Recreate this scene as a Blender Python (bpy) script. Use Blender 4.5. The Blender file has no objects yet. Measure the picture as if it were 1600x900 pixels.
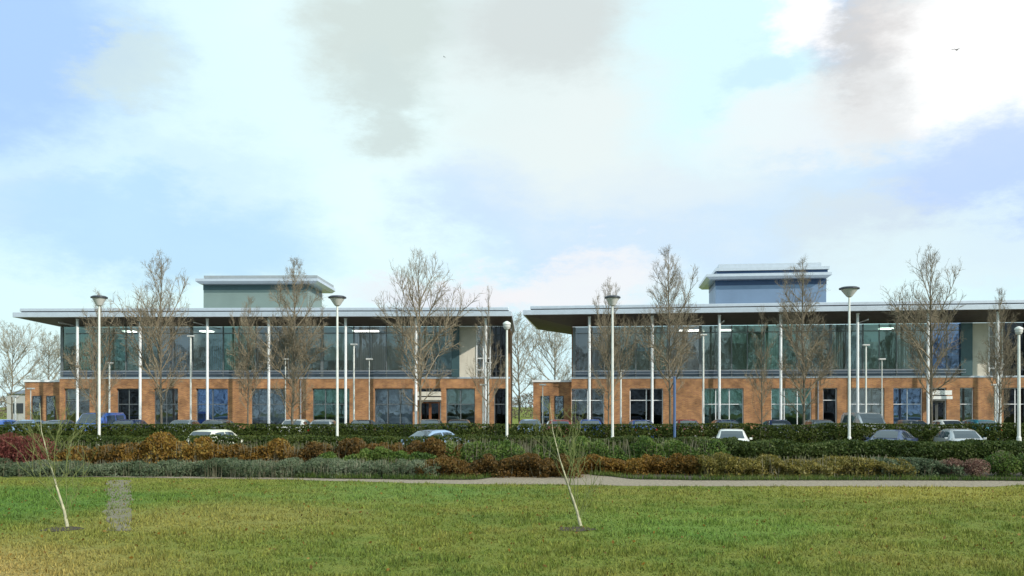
import bpy, math, random
import numpy as np
from mathutils import Vector, Matrix, noise as mnoise

F = 1386.0; EYE = 1.7; HY = 635.0
random.seed(7); rng = np.random.default_rng(7)
scene = bpy.context.scene
col = scene.collection

def X(px, Y): return (px - 800.0) / F * Y
def Zp(py, Y): return EYE + (HY - py) / F * Y
def gz(Y):
    def ss(a, b, t):
        t = min(1, max(0, (t - a) / (b - a))); return t * t * (3 - 2 * t)
    return -0.95 * ss(21.5, 38, Y) + 0.35 * ss(50.2, 54.5, Y)

# ------------------------------------------------------------------ materials
MATS = {}
def nodes_of(name):
    m = bpy.data.materials.new(name); m.use_nodes = True
    nt = m.node_tree; b = nt.nodes['Principled BSDF']
    MATS[name] = m
    return m, nt, b
def simple(name, c, rough=0.6, metal=0.0, var=0.12, scale=3.0, bump=0.0, bscale=40, spec=None, coat=0):
    m, nt, b = nodes_of(name)
    tc = nt.nodes.new('ShaderNodeTexCoord')
    n = nt.nodes.new('ShaderNodeTexNoise'); n.inputs['Scale'].default_value = scale; n.inputs['Detail'].default_value = 6
    nt.links.new(tc.outputs['Object'], n.inputs['Vector'])
    r = nt.nodes.new('ShaderNodeValToRGB')
    r.color_ramp.elements[0].position = 0.3; r.color_ramp.elements[1].position = 0.7
    r.color_ramp.elements[0].color = tuple(max(0, v * (1 - var)) for v in c) + (1,)
    r.color_ramp.elements[1].color = tuple(min(1, v * (1 + var)) for v in c) + (1,)
    nt.links.new(n.outputs['Fac'], r.inputs['Fac']); nt.links.new(r.outputs['Color'], b.inputs['Base Color'])
    b.inputs['Roughness'].default_value = rough; b.inputs['Metallic'].default_value = metal
    if spec is not None: b.inputs['Specular IOR Level'].default_value = spec
    if coat: b.inputs['Coat Weight'].default_value = coat
    if bump:
        n2 = nt.nodes.new('ShaderNodeTexNoise'); n2.inputs['Scale'].default_value = bscale; n2.inputs['Detail'].default_value = 5
        nt.links.new(tc.outputs['Object'], n2.inputs['Vector'])
        bp = nt.nodes.new('ShaderNodeBump'); bp.inputs['Strength'].default_value = bump; bp.inputs['Distance'].default_value = 0.03
        nt.links.new(n2.outputs['Fac'], bp.inputs['Height']); nt.links.new(bp.outputs['Normal'], b.inputs['Normal'])
    return m
def leafmat(name, cols, rough=0.6, transl=0.25):
    m, nt, b = nodes_of(name)
    g = nt.nodes.new('ShaderNodeNewGeometry')
    tc = nt.nodes.new('ShaderNodeTexCoord')
    n = nt.nodes.new('ShaderNodeTexNoise'); n.inputs['Scale'].default_value = 0.9; n.inputs['Detail'].default_value = 4
    nt.links.new(tc.outputs['Object'], n.inputs['Vector'])
    a = nt.nodes.new('ShaderNodeMath'); a.operation = 'MULTIPLY_ADD'; a.inputs[1].default_value = 0.55
    nt.links.new(g.outputs['Random Per Island'], a.inputs[0])
    s = nt.nodes.new('ShaderNodeMath'); s.operation = 'MULTIPLY_ADD'; s.inputs[1].default_value = 1.5; s.inputs[2].default_value = -0.5
    nt.links.new(n.outputs['Fac'], s.inputs[0]); nt.links.new(s.outputs[0], a.inputs[2])
    r = nt.nodes.new('ShaderNodeValToRGB'); e = r.color_ramp.elements
    while len(e) < len(cols): e.new(0.5)
    for i, c in enumerate(cols):
        e[i].position = i / (len(cols) - 1); e[i].color = tuple(c) + (1,)
    nt.links.new(a.outputs[0], r.inputs['Fac']); nt.links.new(r.outputs['Color'], b.inputs['Base Color'])
    b.inputs['Roughness'].default_value = rough; b.inputs['Specular IOR Level'].default_value = 0.25
    if transl:
        t = nt.nodes.new('ShaderNodeBsdfTranslucent'); nt.links.new(r.outputs['Color'], t.inputs['Color'])
        mx = nt.nodes.new('ShaderNodeMixShader'); mx.inputs[0].default_value = transl
        nt.links.new(b.outputs[0], mx.inputs[1]); nt.links.new(t.outputs[0], mx.inputs[2])
        nt.links.new(mx.outputs[0], nt.nodes['Material Output'].inputs['Surface'])
    return m

def lawn_colour(nt, island=False):
    """patchy winter lawn colour out of world position"""
    g = nt.nodes.new('ShaderNodeNewGeometry')
    n1 = nt.nodes.new('ShaderNodeTexNoise'); n1.inputs['Scale'].default_value = 0.32; n1.inputs['Detail'].default_value = 5; n1.inputs['Roughness'].default_value = 0.6
    n2 = nt.nodes.new('ShaderNodeTexNoise'); n2.inputs['Scale'].default_value = 2.6; n2.inputs['Detail'].default_value = 6; n2.inputs['Roughness'].default_value = 0.7
    nt.links.new(g.outputs['Position'], n1.inputs['Vector']); nt.links.new(g.outputs['Position'], n2.inputs['Vector'])
    r1 = nt.nodes.new('ShaderNodeValToRGB'); e = r1.color_ramp.elements
    e[0].position = 0.3; e[0].color = (0.090, 0.168, 0.043, 1)
    e[1].position = 0.72; e[1].color = (0.281, 0.242, 0.078, 1)
    k = e.new(0.5); k.color = (0.179, 0.215, 0.051, 1)
    nt.links.new(n1.outputs['Fac'], r1.inputs['Fac'])
    r2 = nt.nodes.new('ShaderNodeValToRGB'); e = r2.color_ramp.elements
    e[0].position = 0.33; e[0].color = (0.113, 0.168, 0.043, 1)
    e[1].position = 0.68; e[1].color = (0.296, 0.269, 0.101, 1)
    nt.links.new(n2.outputs['Fac'], r2.inputs['Fac'])
    mx = nt.nodes.new('ShaderNodeMix'); mx.data_type = 'RGBA'; mx.inputs['Factor'].default_value = 0.42
    nt.links.new(r1.outputs['Color'], mx.inputs[6]); nt.links.new(r2.outputs['Color'], mx.inputs[7])
    cur = mx.outputs[2]
    # dry straw corner and a lush damp patch, both real places on the lawn
    for (cx, cy, r0, colr, amt) in ((-6.6, 8.3, 3.4, (0.468, 0.328, 0.164, 1), 0.85), (-9.3, 15.5, 3.9, (0.09, 0.20, 0.05, 1), 0.7),
                                    (-2.5, 17.5, 2.4, (0.15, 0.26, 0.09, 1), 0.5), (3.0, 12.8, 1.9, (0.14, 0.26, 0.07, 1), 0.5),
                                    (8.0, 18.2, 3.0, (0.38, 0.31, 0.10, 1), 0.6), (-4.6, 13.5, 2.2, (0.36, 0.29, 0.12, 1), 0.5)):
        d = nt.nodes.new('ShaderNodeVectorMath'); d.operation = 'DISTANCE'; d.inputs[1].default_value = (cx, cy, 0)
        nt.links.new(g.outputs['Position'], d.inputs[0])
        ad = nt.nodes.new('ShaderNodeMath'); ad.operation = 'MULTIPLY_ADD'; ad.inputs[1].default_value = 4.5
        nt.links.new(n1.outputs['Fac'], ad.inputs[0]); nt.links.new(d.outputs['Value'], ad.inputs[2])
        mr = nt.nodes.new('ShaderNodeMapRange'); mr.interpolation_type = 'SMOOTHSTEP'
        mr.inputs['From Min'].default_value = r0 + 2.25 + 0.9; mr.inputs['From Max'].default_value = 2.25 + r0 * 0.3
        mr.inputs['To Max'].default_value = amt
        nt.links.new(ad.outputs[0], mr.inputs['Value'])
        m2 = nt.nodes.new('ShaderNodeMix'); m2.data_type = 'RGBA'; m2.inputs[7].default_value = colr
        nt.links.new(mr.outputs['Result'], m2.inputs['Factor']); nt.links.new(cur, m2.inputs[6]); cur = m2.outputs[2]
    if island:
        h = nt.nodes.new('ShaderNodeHueSaturation')
        mr = nt.nodes.new('ShaderNodeMapRange'); mr.inputs['To Min'].default_value = 0.45; mr.inputs['To Max'].default_value = 1.55
        nt.links.new(g.outputs['Random Per Island'], mr.inputs['Value']); nt.links.new(mr.outputs['Result'], h.inputs['Value'])
        nt.links.new(cur, h.inputs['Color']); cur = h.outputs['Color']
    g2 = nt.nodes.new('ShaderNodeMix'); g2.data_type = 'RGBA'; g2.blend_type = 'MULTIPLY'; g2.inputs['Factor'].default_value = 1; g2.inputs[7].default_value = (0.98, 0.99, 0.72, 1); nt.links.new(cur, g2.inputs[6]); cur = g2.outputs[2]
    return cur
m, nt, b = nodes_of('lawn_turf'); nt.links.new(lawn_colour(nt), b.inputs['Base Color']); b.inputs['Roughness'].default_value = 0.9; b.inputs['Specular IOR Level'].default_value = 0.1
n = nt.nodes.new('ShaderNodeTexNoise'); n.inputs['Scale'].default_value = 30; n.inputs['Detail'].default_value = 8
g = nt.nodes.new('ShaderNodeNewGeometry'); nt.links.new(g.outputs['Position'], n.inputs['Vector'])
bp = nt.nodes.new('ShaderNodeBump'); bp.inputs['Strength'].default_value = 0.9; bp.inputs['Distance'].default_value = 0.05
nt.links.new(n.outputs['Fac'], bp.inputs['Height']); nt.links.new(bp.outputs['Normal'], b.inputs['Normal'])
m, nt, b = nodes_of('worn_track')
g = nt.nodes.new('ShaderNodeNewGeometry'); n = nt.nodes.new('ShaderNodeTexNoise'); n.inputs['Scale'].default_value = 5; n.inputs['Detail'].default_value = 9; n.inputs['Roughness'].default_value = 0.75
nt.links.new(g.outputs['Position'], n.inputs['Vector']); r = nt.nodes.new('ShaderNodeValToRGB'); e = r.color_ramp.elements
e[0].position = 0.46; e[0].color = (0.19, 0.155, 0.125, 1); e[1].position = 0.62; e[1].color = (0.155, 0.16, 0.06, 1)
nt.links.new(n.outputs['Fac'], r.inputs['Fac']); nt.links.new(r.outputs['Color'], b.inputs['Base Color']); b.inputs['Roughness'].default_value = 0.95
m, nt, b = nodes_of('grass_blades'); c_ = lawn_colour(nt, True); nt.links.new(c_, b.inputs['Base Color']); b.inputs['Roughness'].default_value = 0.6; b.inputs['Specular IOR Level'].default_value = 0.2
t = nt.nodes.new('ShaderNodeBsdfTranslucent'); nt.links.new(c_, t.inputs['Color'])
mx = nt.nodes.new('ShaderNodeMixShader'); mx.inputs[0].default_value = 0.35
nt.links.new(b.outputs[0], mx.inputs[1]); nt.links.new(t.outputs[0], mx.inputs[2]); nt.links.new(mx.outputs[0], nt.nodes['Material Output'].inputs['Surface'])

# brick
m, nt, b = nodes_of('brick')
tc = nt.nodes.new('ShaderNodeTexCoord'); mp = nt.nodes.new('ShaderNodeMapping'); mp.inputs['Rotation'].default_value = (math.radians(90), 0, 0)
nt.links.new(tc.outputs['Object'], mp.inputs['Vector'])
bt = nt.nodes.new('ShaderNodeTexBrick'); bt.inputs['Scale'].default_value = 1.0
bt.inputs['Brick Width'].default_value = 0.225; bt.inputs['Row Height'].default_value = 0.075; bt.inputs['Mortar Size'].default_value = 0.008
bt.inputs['Color1'].default_value = (0.46, 0.215, 0.075, 1); bt.inputs['Color2'].default_value = (0.30, 0.125, 0.05, 1); bt.inputs['Mortar'].default_value = (0.34, 0.25, 0.17, 1)
nt.links.new(mp.outputs['Vector'], bt.inputs['Vector'])
n = nt.nodes.new('ShaderNodeTexNoise'); n.inputs['Scale'].default_value = 1.3; n.inputs['Detail'].default_value = 8
nt.links.new(tc.outputs['Object'], n.inputs['Vector'])
mr = nt.nodes.new('ShaderNodeMapRange'); mr.inputs['From Min'].default_value = 0.3; mr.inputs['From Max'].default_value = 0.7; mr.inputs['To Min'].default_value = 0.55; mr.inputs['To Max'].default_value = 1.25; nt.links.new(n.outputs['Fac'], mr.inputs['Value'])
h = nt.nodes.new('ShaderNodeHueSaturation'); nt.links.new(bt.outputs['Color'], h.inputs['Color']); nt.links.new(mr.outputs['Result'], h.inputs['Value'])
nt.links.new(h.outputs['Color'], b.inputs['Base Color']); b.inputs['Roughness'].default_value = 0.85

def glass(name, tint, refl, f0=0.1, rough=0.02):
    m, nt, b = nodes_of(name); nt.nodes.remove(b)
    gl = nt.nodes.new('ShaderNodeBsdfGlossy'); gl.inputs['Roughness'].default_value = rough; gl.inputs['Color'].default_value = tuple(refl) + (1,)
    tr = nt.nodes.new('ShaderNodeBsdfTransparent'); tr.inputs['Color'].default_value = tuple(tint) + (1,)
    lw = nt.nodes.new('ShaderNodeLayerWeight'); lw.inputs['Blend'].default_value = 0.35
    tc = nt.nodes.new('ShaderNodeTexCoord'); n = nt.nodes.new('ShaderNodeTexNoise'); n.inputs['Scale'].default_value = 0.9; n.inputs['Detail'].default_value = 2
    nt.links.new(tc.outputs['Object'], n.inputs['Vector'])
    bp = nt.nodes.new('ShaderNodeBump'); bp.inputs['Strength'].default_value = 0.25; bp.inputs['Distance'].default_value = 0.02
    nt.links.new(n.outputs['Fac'], bp.inputs['Height']); nt.links.new(bp.outputs['Normal'], gl.inputs['Normal'])
    a = nt.nodes.new('ShaderNodeMath'); a.operation = 'MULTIPLY_ADD'; a.use_clamp = True; a.inputs[1].default_value = 0.9; a.inputs[2].default_value = f0
    nt.links.new(lw.outputs['Fresnel'], a.inputs[0])
    mx = nt.nodes.new('ShaderNodeMixShader'); nt.links.new(a.outputs[0], mx.inputs[0]); nt.links.new(tr.outputs[0], mx.inputs[1]); nt.links.new(gl.outputs[0], mx.inputs[2])
    nt.links.new(mx.outputs[0], nt.nodes['Material Output'].inputs['Surface'])
    return m
glass('glass_teal', (0.72, 0.84, 0.84), (0.70, 0.86, 0.88), 0.13)
glass('glass_green', (0.55, 0.80, 0.75), (0.58, 0.82, 0.78), 0.15)
glass('glass_blue', (0.30, 0.45, 0.80), (0.42, 0.60, 0.95), 0.24)
glass('glass_grey', (0.76, 0.80, 0.82), (0.75, 0.80, 0.86), 0.14)
glass('glass_dark', (0.10, 0.11, 0.13), (0.35, 0.38, 0.45), 0.05)
glass('car_glass', (0.10, 0.12, 0.14), (0.8, 0.9, 1.0), 0.10)

simple('white_metal', (0.78, 0.80, 0.82), 0.35, 0.0, 0.05)
simple('white_paint', (0.80, 0.80, 0.77), 0.4, 0, 0.06)
simple('fascia_metal', (0.60, 0.64, 0.72), 0.32, 0.55, 0.05)
simple('gutter_metal', (0.33, 0.36, 0.42), 0.35, 0.5, 0.05)
simple('dark_trim', (0.03, 0.035, 0.045), 0.4)
simple('roof_sheet', (0.36, 0.39, 0.42), 0.45, 0.4, 0.08)
simple('soffit_board', (0.09, 0.072, 0.062), 0.6, 0, 0.2)
simple('panel_sage', (0.20, 0.27, 0.26), 0.5, 0.2, 0.07, 0.8)
simple('panel_blue', (0.17, 0.25, 0.38), 0.45, 0.3, 0.07, 0.8)
simple('panel_navy', (0.025, 0.06, 0.14), 0.4, 0.2, 0.1)
simple('panel_slate', (0.05, 0.10, 0.115), 0.4, 0.2, 0.1)
simple('spandrel', (0.07, 0.10, 0.14), 0.35, 0.2, 0.12)
simple('mullion', (0.16, 0.18, 0.19), 0.4, 0.3)
simple('render_cream', (0.62, 0.58, 0.50), 0.75, 0, 0.08, 1.5, 0.2)
simple('render_grey', (0.36, 0.35, 0.32), 0.75, 0, 0.08, 1.5, 0.2)
simple('door_bronze', (0.23, 0.085, 0.035), 0.4, 0.1, 0.15)
simple('door_grey', (0.10, 0.105, 0.10), 0.4, 0.1, 0.15)
simple('blind', (0.78, 0.75, 0.69), 0.8, 0, 0.05)
simple('blind_blue', (0.50, 0.58, 0.68), 0.8, 0, 0.05)
simple('office_wall', (0.55, 0.55, 0.50), 0.8, 0, 0.15, 0.7)
simple('office_floor', (0.12, 0.12, 0.13), 0.8)
simple('asphalt', (0.055, 0.055, 0.058), 0.9, 0, 0.25, 2.0, 0.4, 60)
simple('kerb_stone', (0.36, 0.34, 0.31), 0.85, 0, 0.15, 2)
simple('gravel', (0.30, 0.245, 0.18), 0.95, 0, 0.35, 14, 0.9, 50)
simple('bare_ground', (0.21, 0.18, 0.155), 0.95, 0, 0.4, 9, 0.9, 40)
simple('soil', (0.055, 0.04, 0.025), 0.95, 0, 0.35, 5, 0.8, 20)
simple('line_paint', (0.7, 0.7, 0.66), 0.7)
simple('bark', (0.13, 0.115, 0.09), 0.9, 0, 0.35, 5, 0.6, 18)
simple('twig', (0.22, 0.18, 0.125), 0.9, 0, 0.3, 1.2)
simple('twig_pale', (0.27, 0.25, 0.20), 0.9, 0, 0.3, 1.2)
simple('bark_pale', (0.42, 0.40, 0.27), 0.7, 0, 0.3, 8, 0.4, 40)
simple('twig_green', (0.15, 0.175, 0.055), 0.8, 0, 0.3, 5)
simple('post_white', (0.70, 0.71, 0.68), 0.45, 0, 0.10)
simple('post_blue', (0.07, 0.13, 0.27), 0.45, 0, 0.06)
simple('lamp_top', (0.045, 0.05, 0.065), 0.4, 0.3)
simple('lamp_bowl', (0.55, 0.55, 0.54), 0.35, 0, 0.05)
simple('tyre', (0.02, 0.02, 0.02), 0.85)
simple('alloy', (0.5, 0.5, 0.52), 0.3, 0.8)
simple('red_lens', (0.45, 0.02, 0.02), 0.2, 0, 0.03, coat=1)
simple('clear_lens', (0.75, 0.77, 0.8), 0.15, 0, 0.03, coat=1)
simple('plate', (0.75, 0.72, 0.45), 0.5)
simple('feather', (0.05, 0.05, 0.055), 0.7)
simple('far_wall', (0.40, 0.40, 0.40), 0.7, 0, 0.1, 0.3)
simple('far_roof', (0.14, 0.16, 0.19), 0.6)
for k, c in dict(blue=(0.035, 0.10, 0.36), navy=(0.015, 0.03, 0.10), silver=(0.48, 0.50, 0.53), white=(0.78, 0.78, 0.76), cream=(0.70, 0.70, 0.58),
                 grey=(0.16, 0.17, 0.19), black=(0.015, 0.015, 0.018), red=(0.30, 0.03, 0.03), teal=(0.02, 0.16, 0.22), paleblue=(0.30, 0.42, 0.62)).items():
    simple('paint_' + k, c, 0.28, 0.3 if k in ('silver', 'grey', 'paleblue') else 0, 0.02, coat=1)
m, nt, b = nodes_of('lit_panel'); b.inputs['Base Color'].default_value = (0.9, 0.9, 0.85, 1); b.inputs['Emission Color'].default_value = (1, 0.96, 0.86, 1); b.inputs['Emission Strength'].default_value = 3.2
leafmat('leaf_hedge', [(0.020, 0.038, 0.006), (0.040, 0.064, 0.010), (0.070, 0.095, 0.016), (0.11, 0.125, 0.03)])
leafmat('leaf_laurel', [(0.018, 0.033, 0.008), (0.038, 0.062, 0.012), (0.065, 0.095, 0.018), (0.14, 0.16, 0.06)])
leafmat('leaf_rust', [(0.05, 0.045, 0.010), (0.12, 0.065, 0.012), (0.22, 0.12, 0.02), (0.28, 0.20, 0.045)])
leafmat('leaf_rust_dark', [(0.04, 0.035, 0.012), (0.085, 0.05, 0.012), (0.15, 0.08, 0.018), (0.14, 0.13, 0.04)])
leafmat('leaf_sage', [(0.035, 0.055, 0.025), (0.075, 0.105, 0.055), (0.12, 0.155, 0.085), (0.22, 0.25, 0.17)])
leafmat('leaf_green', [(0.03, 0.06, 0.012), (0.06, 0.11, 0.02), (0.11, 0.17, 0.03), (0.17, 0.20, 0.06)])
leafmat('leaf_gold', [(0.07, 0.065, 0.015), (0.14, 0.12, 0.025), (0.22, 0.18, 0.04), (0.26, 0.24, 0.11)])
leafmat('leaf_red', [(0.07, 0.018, 0.014), (0.16, 0.04, 0.035), (0.24, 0.085, 0.07), (0.18, 0.12, 0.06)])
leafmat('leaf_pink', [(0.10, 0.05, 0.035), (0.19, 0.10, 0.08), (0.26, 0.17, 0.13), (0.16, 0.15, 0.08)])
leafmat('dry_stem', [(0.09, 0.08, 0.05), (0.17, 0.155, 0.10), (0.28, 0.26, 0.18), (0.34, 0.33, 0.25)])
leafmat('far_twigs', [(0.075, 0.062, 0.05), (0.12, 0.095, 0.07), (0.16, 0.125, 0.085)], transl=0)

# ------------------------------------------------------------------ mesh helpers
class MB:
    def __init__(s): s.v = []; s.f = []; s.m = []
    def quad(s, pts, mi=0):
        b = len(s.v); s.v += [tuple(p) for p in pts]; s.f.append(tuple(range(b, b + len(pts)))); s.m.append(mi)
    def box(s, x0, x1, y0, y1, z0, z1, mi=0):
        b = len(s.v)
        s.v += [(x0, y0, z0), (x1, y0, z0), (x1, y1, z0), (x0, y1, z0), (x0, y0, z1), (x1, y0, z1), (x1, y1, z1), (x0, y1, z1)]
        for q in ((0, 3, 2, 1), (4, 5, 6, 7), (0, 1, 5, 4), (1, 2, 6, 5), (2, 3, 7, 6), (3, 0, 4, 7)):
            s.f.append(tuple(b + i for i in q)); s.m.append(mi)
    def loft(s, rings, mi=0, cap=True, smooth=False):
        b = len(s.v); n = len(rings[0])
        for r in rings: s.v += [tuple(p) for p in r]
        for k in range(len(rings) - 1):
            for i in range(n):
                j = (i + 1) % n
                s.f.append((b + k * n + i, b + k * n + j, b + (k + 1) * n + j, b + (k + 1) * n + i)); s.m.append(mi)
        if cap:
            s.f.append(tuple(b + i for i in reversed(range(n)))); s.m.append(mi)
            s.f.append(tuple(b + (len(rings) - 1) * n + i for i in range(n))); s.m.append(mi)
    def lathe(s, prof, cx=0, cy=0, n=20, mi=0):
        s.loft([[(cx + r * math.cos(2 * math.pi * i / n), cy + r * math.sin(2 * math.pi * i / n), z) for i in range(n)] for r, z in prof], mi)
    def tube(s, pts, rads, n=4, mi=0):
        rings = []
        for i, p in enumerate(pts):
            a = pts[max(0, i - 1)]; c = pts[min(len(pts) - 1, i + 1)]
            d = (c - a).normalized(); up = Vector((0, 0, 1)) if abs(d.z) < 0.9 else Vector((1, 0, 0))
            u = d.cross(up).normalized(); w = d.cross(u)
            rings.append([p + (u * math.cos(2 * math.pi * k / n) + w * math.sin(2 * math.pi * k / n)) * rads[i] for k in range(n)])
        s.loft(rings, mi, cap=False)
    def build(s, name, mats, parent=None, bevel=0, smooth=False):
        me = bpy.data.meshes.new(name); me.from_pydata(s.v, [], s.f)
        if not isinstance(mats, (list, tuple)): mats = [mats]
        for m_ in mats: me.materials.append(MATS[m_])
        if len(mats) > 1: me.polygons.foreach_set('material_index', s.m)
        if smooth: me.polygons.foreach_set('use_smooth', [True] * len(s.f))
        me.update()
        o = bpy.data.objects.new(name, me); col.objects.link(o)
        if parent is not None: o.parent = parent
        if bevel:
            md = o.modifiers.new('Bevel', 'BEVEL'); md.width = bevel; md.segments = 2; md.limit_method = 'ANGLE'
        return o

def tag(o, label=None, cat=None, group=None, kind=None):
    if label: o['label'] = label
    if cat: o['category'] = cat
    if group: o['group'] = group
    if kind: o['kind'] = kind
    return o
def empty(name, loc=(0, 0, 0), rz=0.0):
    o = bpy.data.objects.new(name, None); col.objects.link(o); o.location = loc; o.rotation_euler = (0, 0, rz); o.empty_display_size = 0.3
    return o
def copy_tree(o, parent=None):
    c = o.copy(); col.objects.link(c)
    if parent is not None: c.parent = parent
    for ch in list(o.children): copy_tree(ch, c)
    return c
def np_faces(name, V, nper, mats, mi=None, parent=None):
    """V: (k, nper, 3) loose faces -> one mesh"""
    k = V.shape[0]; me = bpy.data.meshes.new(name)
    me.vertices.add(k * nper); me.vertices.foreach_set('co', V.reshape(-1).astype(np.float32))
    me.loops.add(k * nper); me.loops.foreach_set('vertex_index', np.arange(k * nper, dtype=np.int32))
    me.polygons.add(k); me.polygons.foreach_set('loop_start', np.arange(0, k * nper, nper, dtype=np.int32))
    me.polygons.foreach_set('loop_total', np.full(k, nper, dtype=np.int32))
    if not isinstance(mats, (list, tuple)): mats = [mats]
    for m_ in mats: me.materials.append(MATS[m_])
    if mi is not None: me.polygons.foreach_set('material_index', mi.astype(np.int32))
    me.update(calc_edges=True); me.validate()
    o = bpy.data.objects.new(name, me); col.objects.link(o)
    if parent is not None: o.parent = parent
    return o
def leaf_quads(P, size, asp=0.55, upbias=0.0):
    k = len(P)
    a = rng.normal(size=(k, 3)); a[:, 2] += upbias; a /= np.linalg.norm(a, axis=1)[:, None]
    r = rng.normal(size=(k, 3)); b_ = np.cross(a, r); b_ /= np.linalg.norm(b_, axis=1)[:, None]
    s = (size * (0.6 + 0.8 * rng.random(k)))[:, None]
    a = a * s * 0.5; b_ = b_ * s * 0.5 * asp
    return np.stack([P - a, P + b_ * 1.0 - a * 0.1, P + a, P - b_ - a * 0.1], axis=1)

def hedge_mass(name, x0, x1, Yc, dep, h, gh, leaf, stem, n, size, rough=0.12, bump=0.8, stems=0, asp=0.55, face='both', curve=None, upbias=0.3, parent=None, core=True):
    """leafy volume on the ground between x0 and x1: leaves near the shell, woody stems inside"""
    gx = rng.random(n) * (x1 - x0) + x0
    if curve is None: curve = lambda x: Yc
    cy = np.array([curve(t) for t in gx])
    top = np.array([h * (1 + rough * 1.6 * mnoise.noise(Vector((t * bump, Yc * 0.37, 3.1))) + rough * mnoise.noise(Vector((t * bump * 3.1, Yc, 9.2)))) for t in gx])
    ang = rng.random(n)
    # cross-section: rounded box shell parametrised front bottom -> top -> back bottom
    hh = 1.0; per = ang * (2 * h + dep)
    yy = np.where(per < h, -dep / 2, np.where(per < h + dep, per - h - dep / 2, dep / 2))
    zz = np.where(per < h, per / h, np.where(per < h + dep, 1.0, (2 * h + dep - per) / h))
    corner = 1 - 0.25 * (np.abs(yy) / (dep / 2)) ** 6 * (zz > 0.8)
    depth_in = np.abs(rng.normal(size=n)) * 0.10
    yy2 = yy * (1 - depth_in) ; zz2 = zz * top * corner - depth_in * (zz >= 0.999) * 0.6
    wob = np.array([mnoise.noise(Vector((t * bump * 1.7, z * 2.5, Yc))) for t, z in zip(gx, zz2)]) * rough * 1.6
    P = np.stack([gx + rng.normal(size=n) * 0.02, cy + yy2 * (1 + wob) + rng.normal(size=n) * 0.015, gh + np.maximum(0.01, zz2)], axis=1)
    V = leaf_quads(P, size, asp, upbias); mi = np.zeros(n, dtype=np.int32)
    if core:
        kc = int(n * 0.35)
        cx = rng.random(kc) * (x1 - x0) + x0; cyc = np.array([curve(t) for t in cx]) + (rng.random(kc) - 0.5) * dep * 0.6
        ctop = np.interp(cx, np.sort(gx), top[np.argsort(gx)])
        PC = np.stack([cx, cyc, gh + rng.random(kc) * (ctop - 0.5 * size) * 0.93], 1)
        V = np.concatenate([V, leaf_quads(PC, size * 2.0, 0.7, 0.0)]); mi = np.concatenate([mi, np.zeros(kc, dtype=np.int32)])
    ns = int((x1 - x0) * max(stems, 14))
    bx = rng.random(ns) * (x1 - x0) + x0; by = np.array([curve(t) for t in bx]) + (rng.random(ns) - 0.5) * dep * 0.85
    hs = h * (0.55 + 0.5 * rng.random(ns)) * (1.18 if stems else 0.95)
    tx = bx + rng.normal(size=ns) * 0.09 * h; ty = by + rng.normal(size=ns) * 0.09 * h
    w = (0.004 + 0.006 * rng.random(ns))
    S = np.stack([np.stack([bx - w, by, np.full(ns, gh)], 1), np.stack([bx + w, by, np.full(ns, gh)], 1),
                  np.stack([tx + w * 0.4, ty, gh + hs], 1), np.stack([tx - w * 0.4, ty, gh + hs], 1)], axis=1)
    V = np.concatenate([V, S]); mi = np.concatenate([mi, np.ones(ns, dtype=np.int32)])
    return np_faces(name, V, 4, [leaf, stem], mi, parent)

# ------------------------------------------------------------------ ground
def grid_ground():
    ys = [-60, -20, 0, 4, 8, 12, 16, 19, 20.5, 21.5] + [22.5 + i * 1.1 for i in range(15)] + [39, 41, 45, 49, 50.2, 51, 52, 53, 54, 54.5, 56, 60, 70, 90, 130, 200, 400, 900, 2500]
    xs = [-2500, -900, -400, -150, -80] + list(range(-60, 61, 4)) + [80, 150, 400, 900, 2500]
    V = [(x, y, gz(y)) for y in ys for x in xs]; nx = len(xs)
    Fs = [(j * nx + i, j * nx + i + 1, (j + 1) * nx + i + 1, (j + 1) * nx + i) for j in range(len(ys) - 1) for i in range(nx - 1)]
    me = bpy.data.meshes.new('ground'); me.from_pydata(V, [], Fs); me.materials.append(MATS['lawn_turf'])
    me.polygons.foreach_set('use_smooth', [True] * len(Fs)); me.update()
    o = bpy.data.objects.new('ground', me); col.objects.link(o); tag(o, kind='structure')
grid_ground()
def strip(name, pts_a, pts_b, mat, kind='structure', dz=0.0):
    mb = MB()
    for i in range(len(pts_a) - 1):
        mb.quad([pts_a[i], pts_a[i + 1], pts_b[i + 1], pts_b[i]])
    o = mb.build(name, mat); tag(o, kind=kind); return o
def sheet(name, x0, x1, y0, y1, z, mat):
    mb = MB(); mb.quad([(x0, y0, z), (x1, y0, z), (x1, y1, z), (x0, y1, z)]); return tag(mb.build(name, mat), kind='structure')
# gravel edge path along the bed : (px, far_py, near_py)
edge = [(-260, 739, 742), (0, 741, 744), (150, 742.5, 745.5), (300, 744, 747.5), (420, 746, 749), (540, 748.5, 752), (660, 750, 755.5), (740, 750, 756.5), (785, 745, 757), (815, 737, 757), (860, 736.5, 757), (900, 738.5, 758), (940, 744, 758.5), (1000, 749.5, 759.5),
        (1100, 751, 760), (1250, 751, 760), (1400, 751, 760.5), (1540, 751.5, 761), (1600, 752, 758), (1800, 752, 757)]
def dY(py): return EYE * F / (py - HY)
pa = []; pb = []
def smooth_edge(k):
    out = []
    for i in range(len(edge) - 1):
        for s in range(6):
            t = s / 6; a = edge[i]; b_ = edge[i + 1]; tt = t * t * (3 - 2 * t)
            out.append((a[0] + (b_[0] - a[0]) * t, a[1] + (b_[1] - a[1]) * tt, a[2] + (b_[2] - a[2]) * tt))
    out.append(edge[-1]); return out
SE = smooth_edge(0)
for (px, f_, n_) in SE:
    j = 0.05 * mnoise.noise(Vector((px * 0.03, 1, 1)))
    Yn = dY(n_) + j; Yf = dY(f_) + j
    pa.append((X(px, Yn), Yn, 0.004)); pb.append((X(px, Yf), Yf, 0.004))
strip('path', pa, pb, 'gravel')
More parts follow.
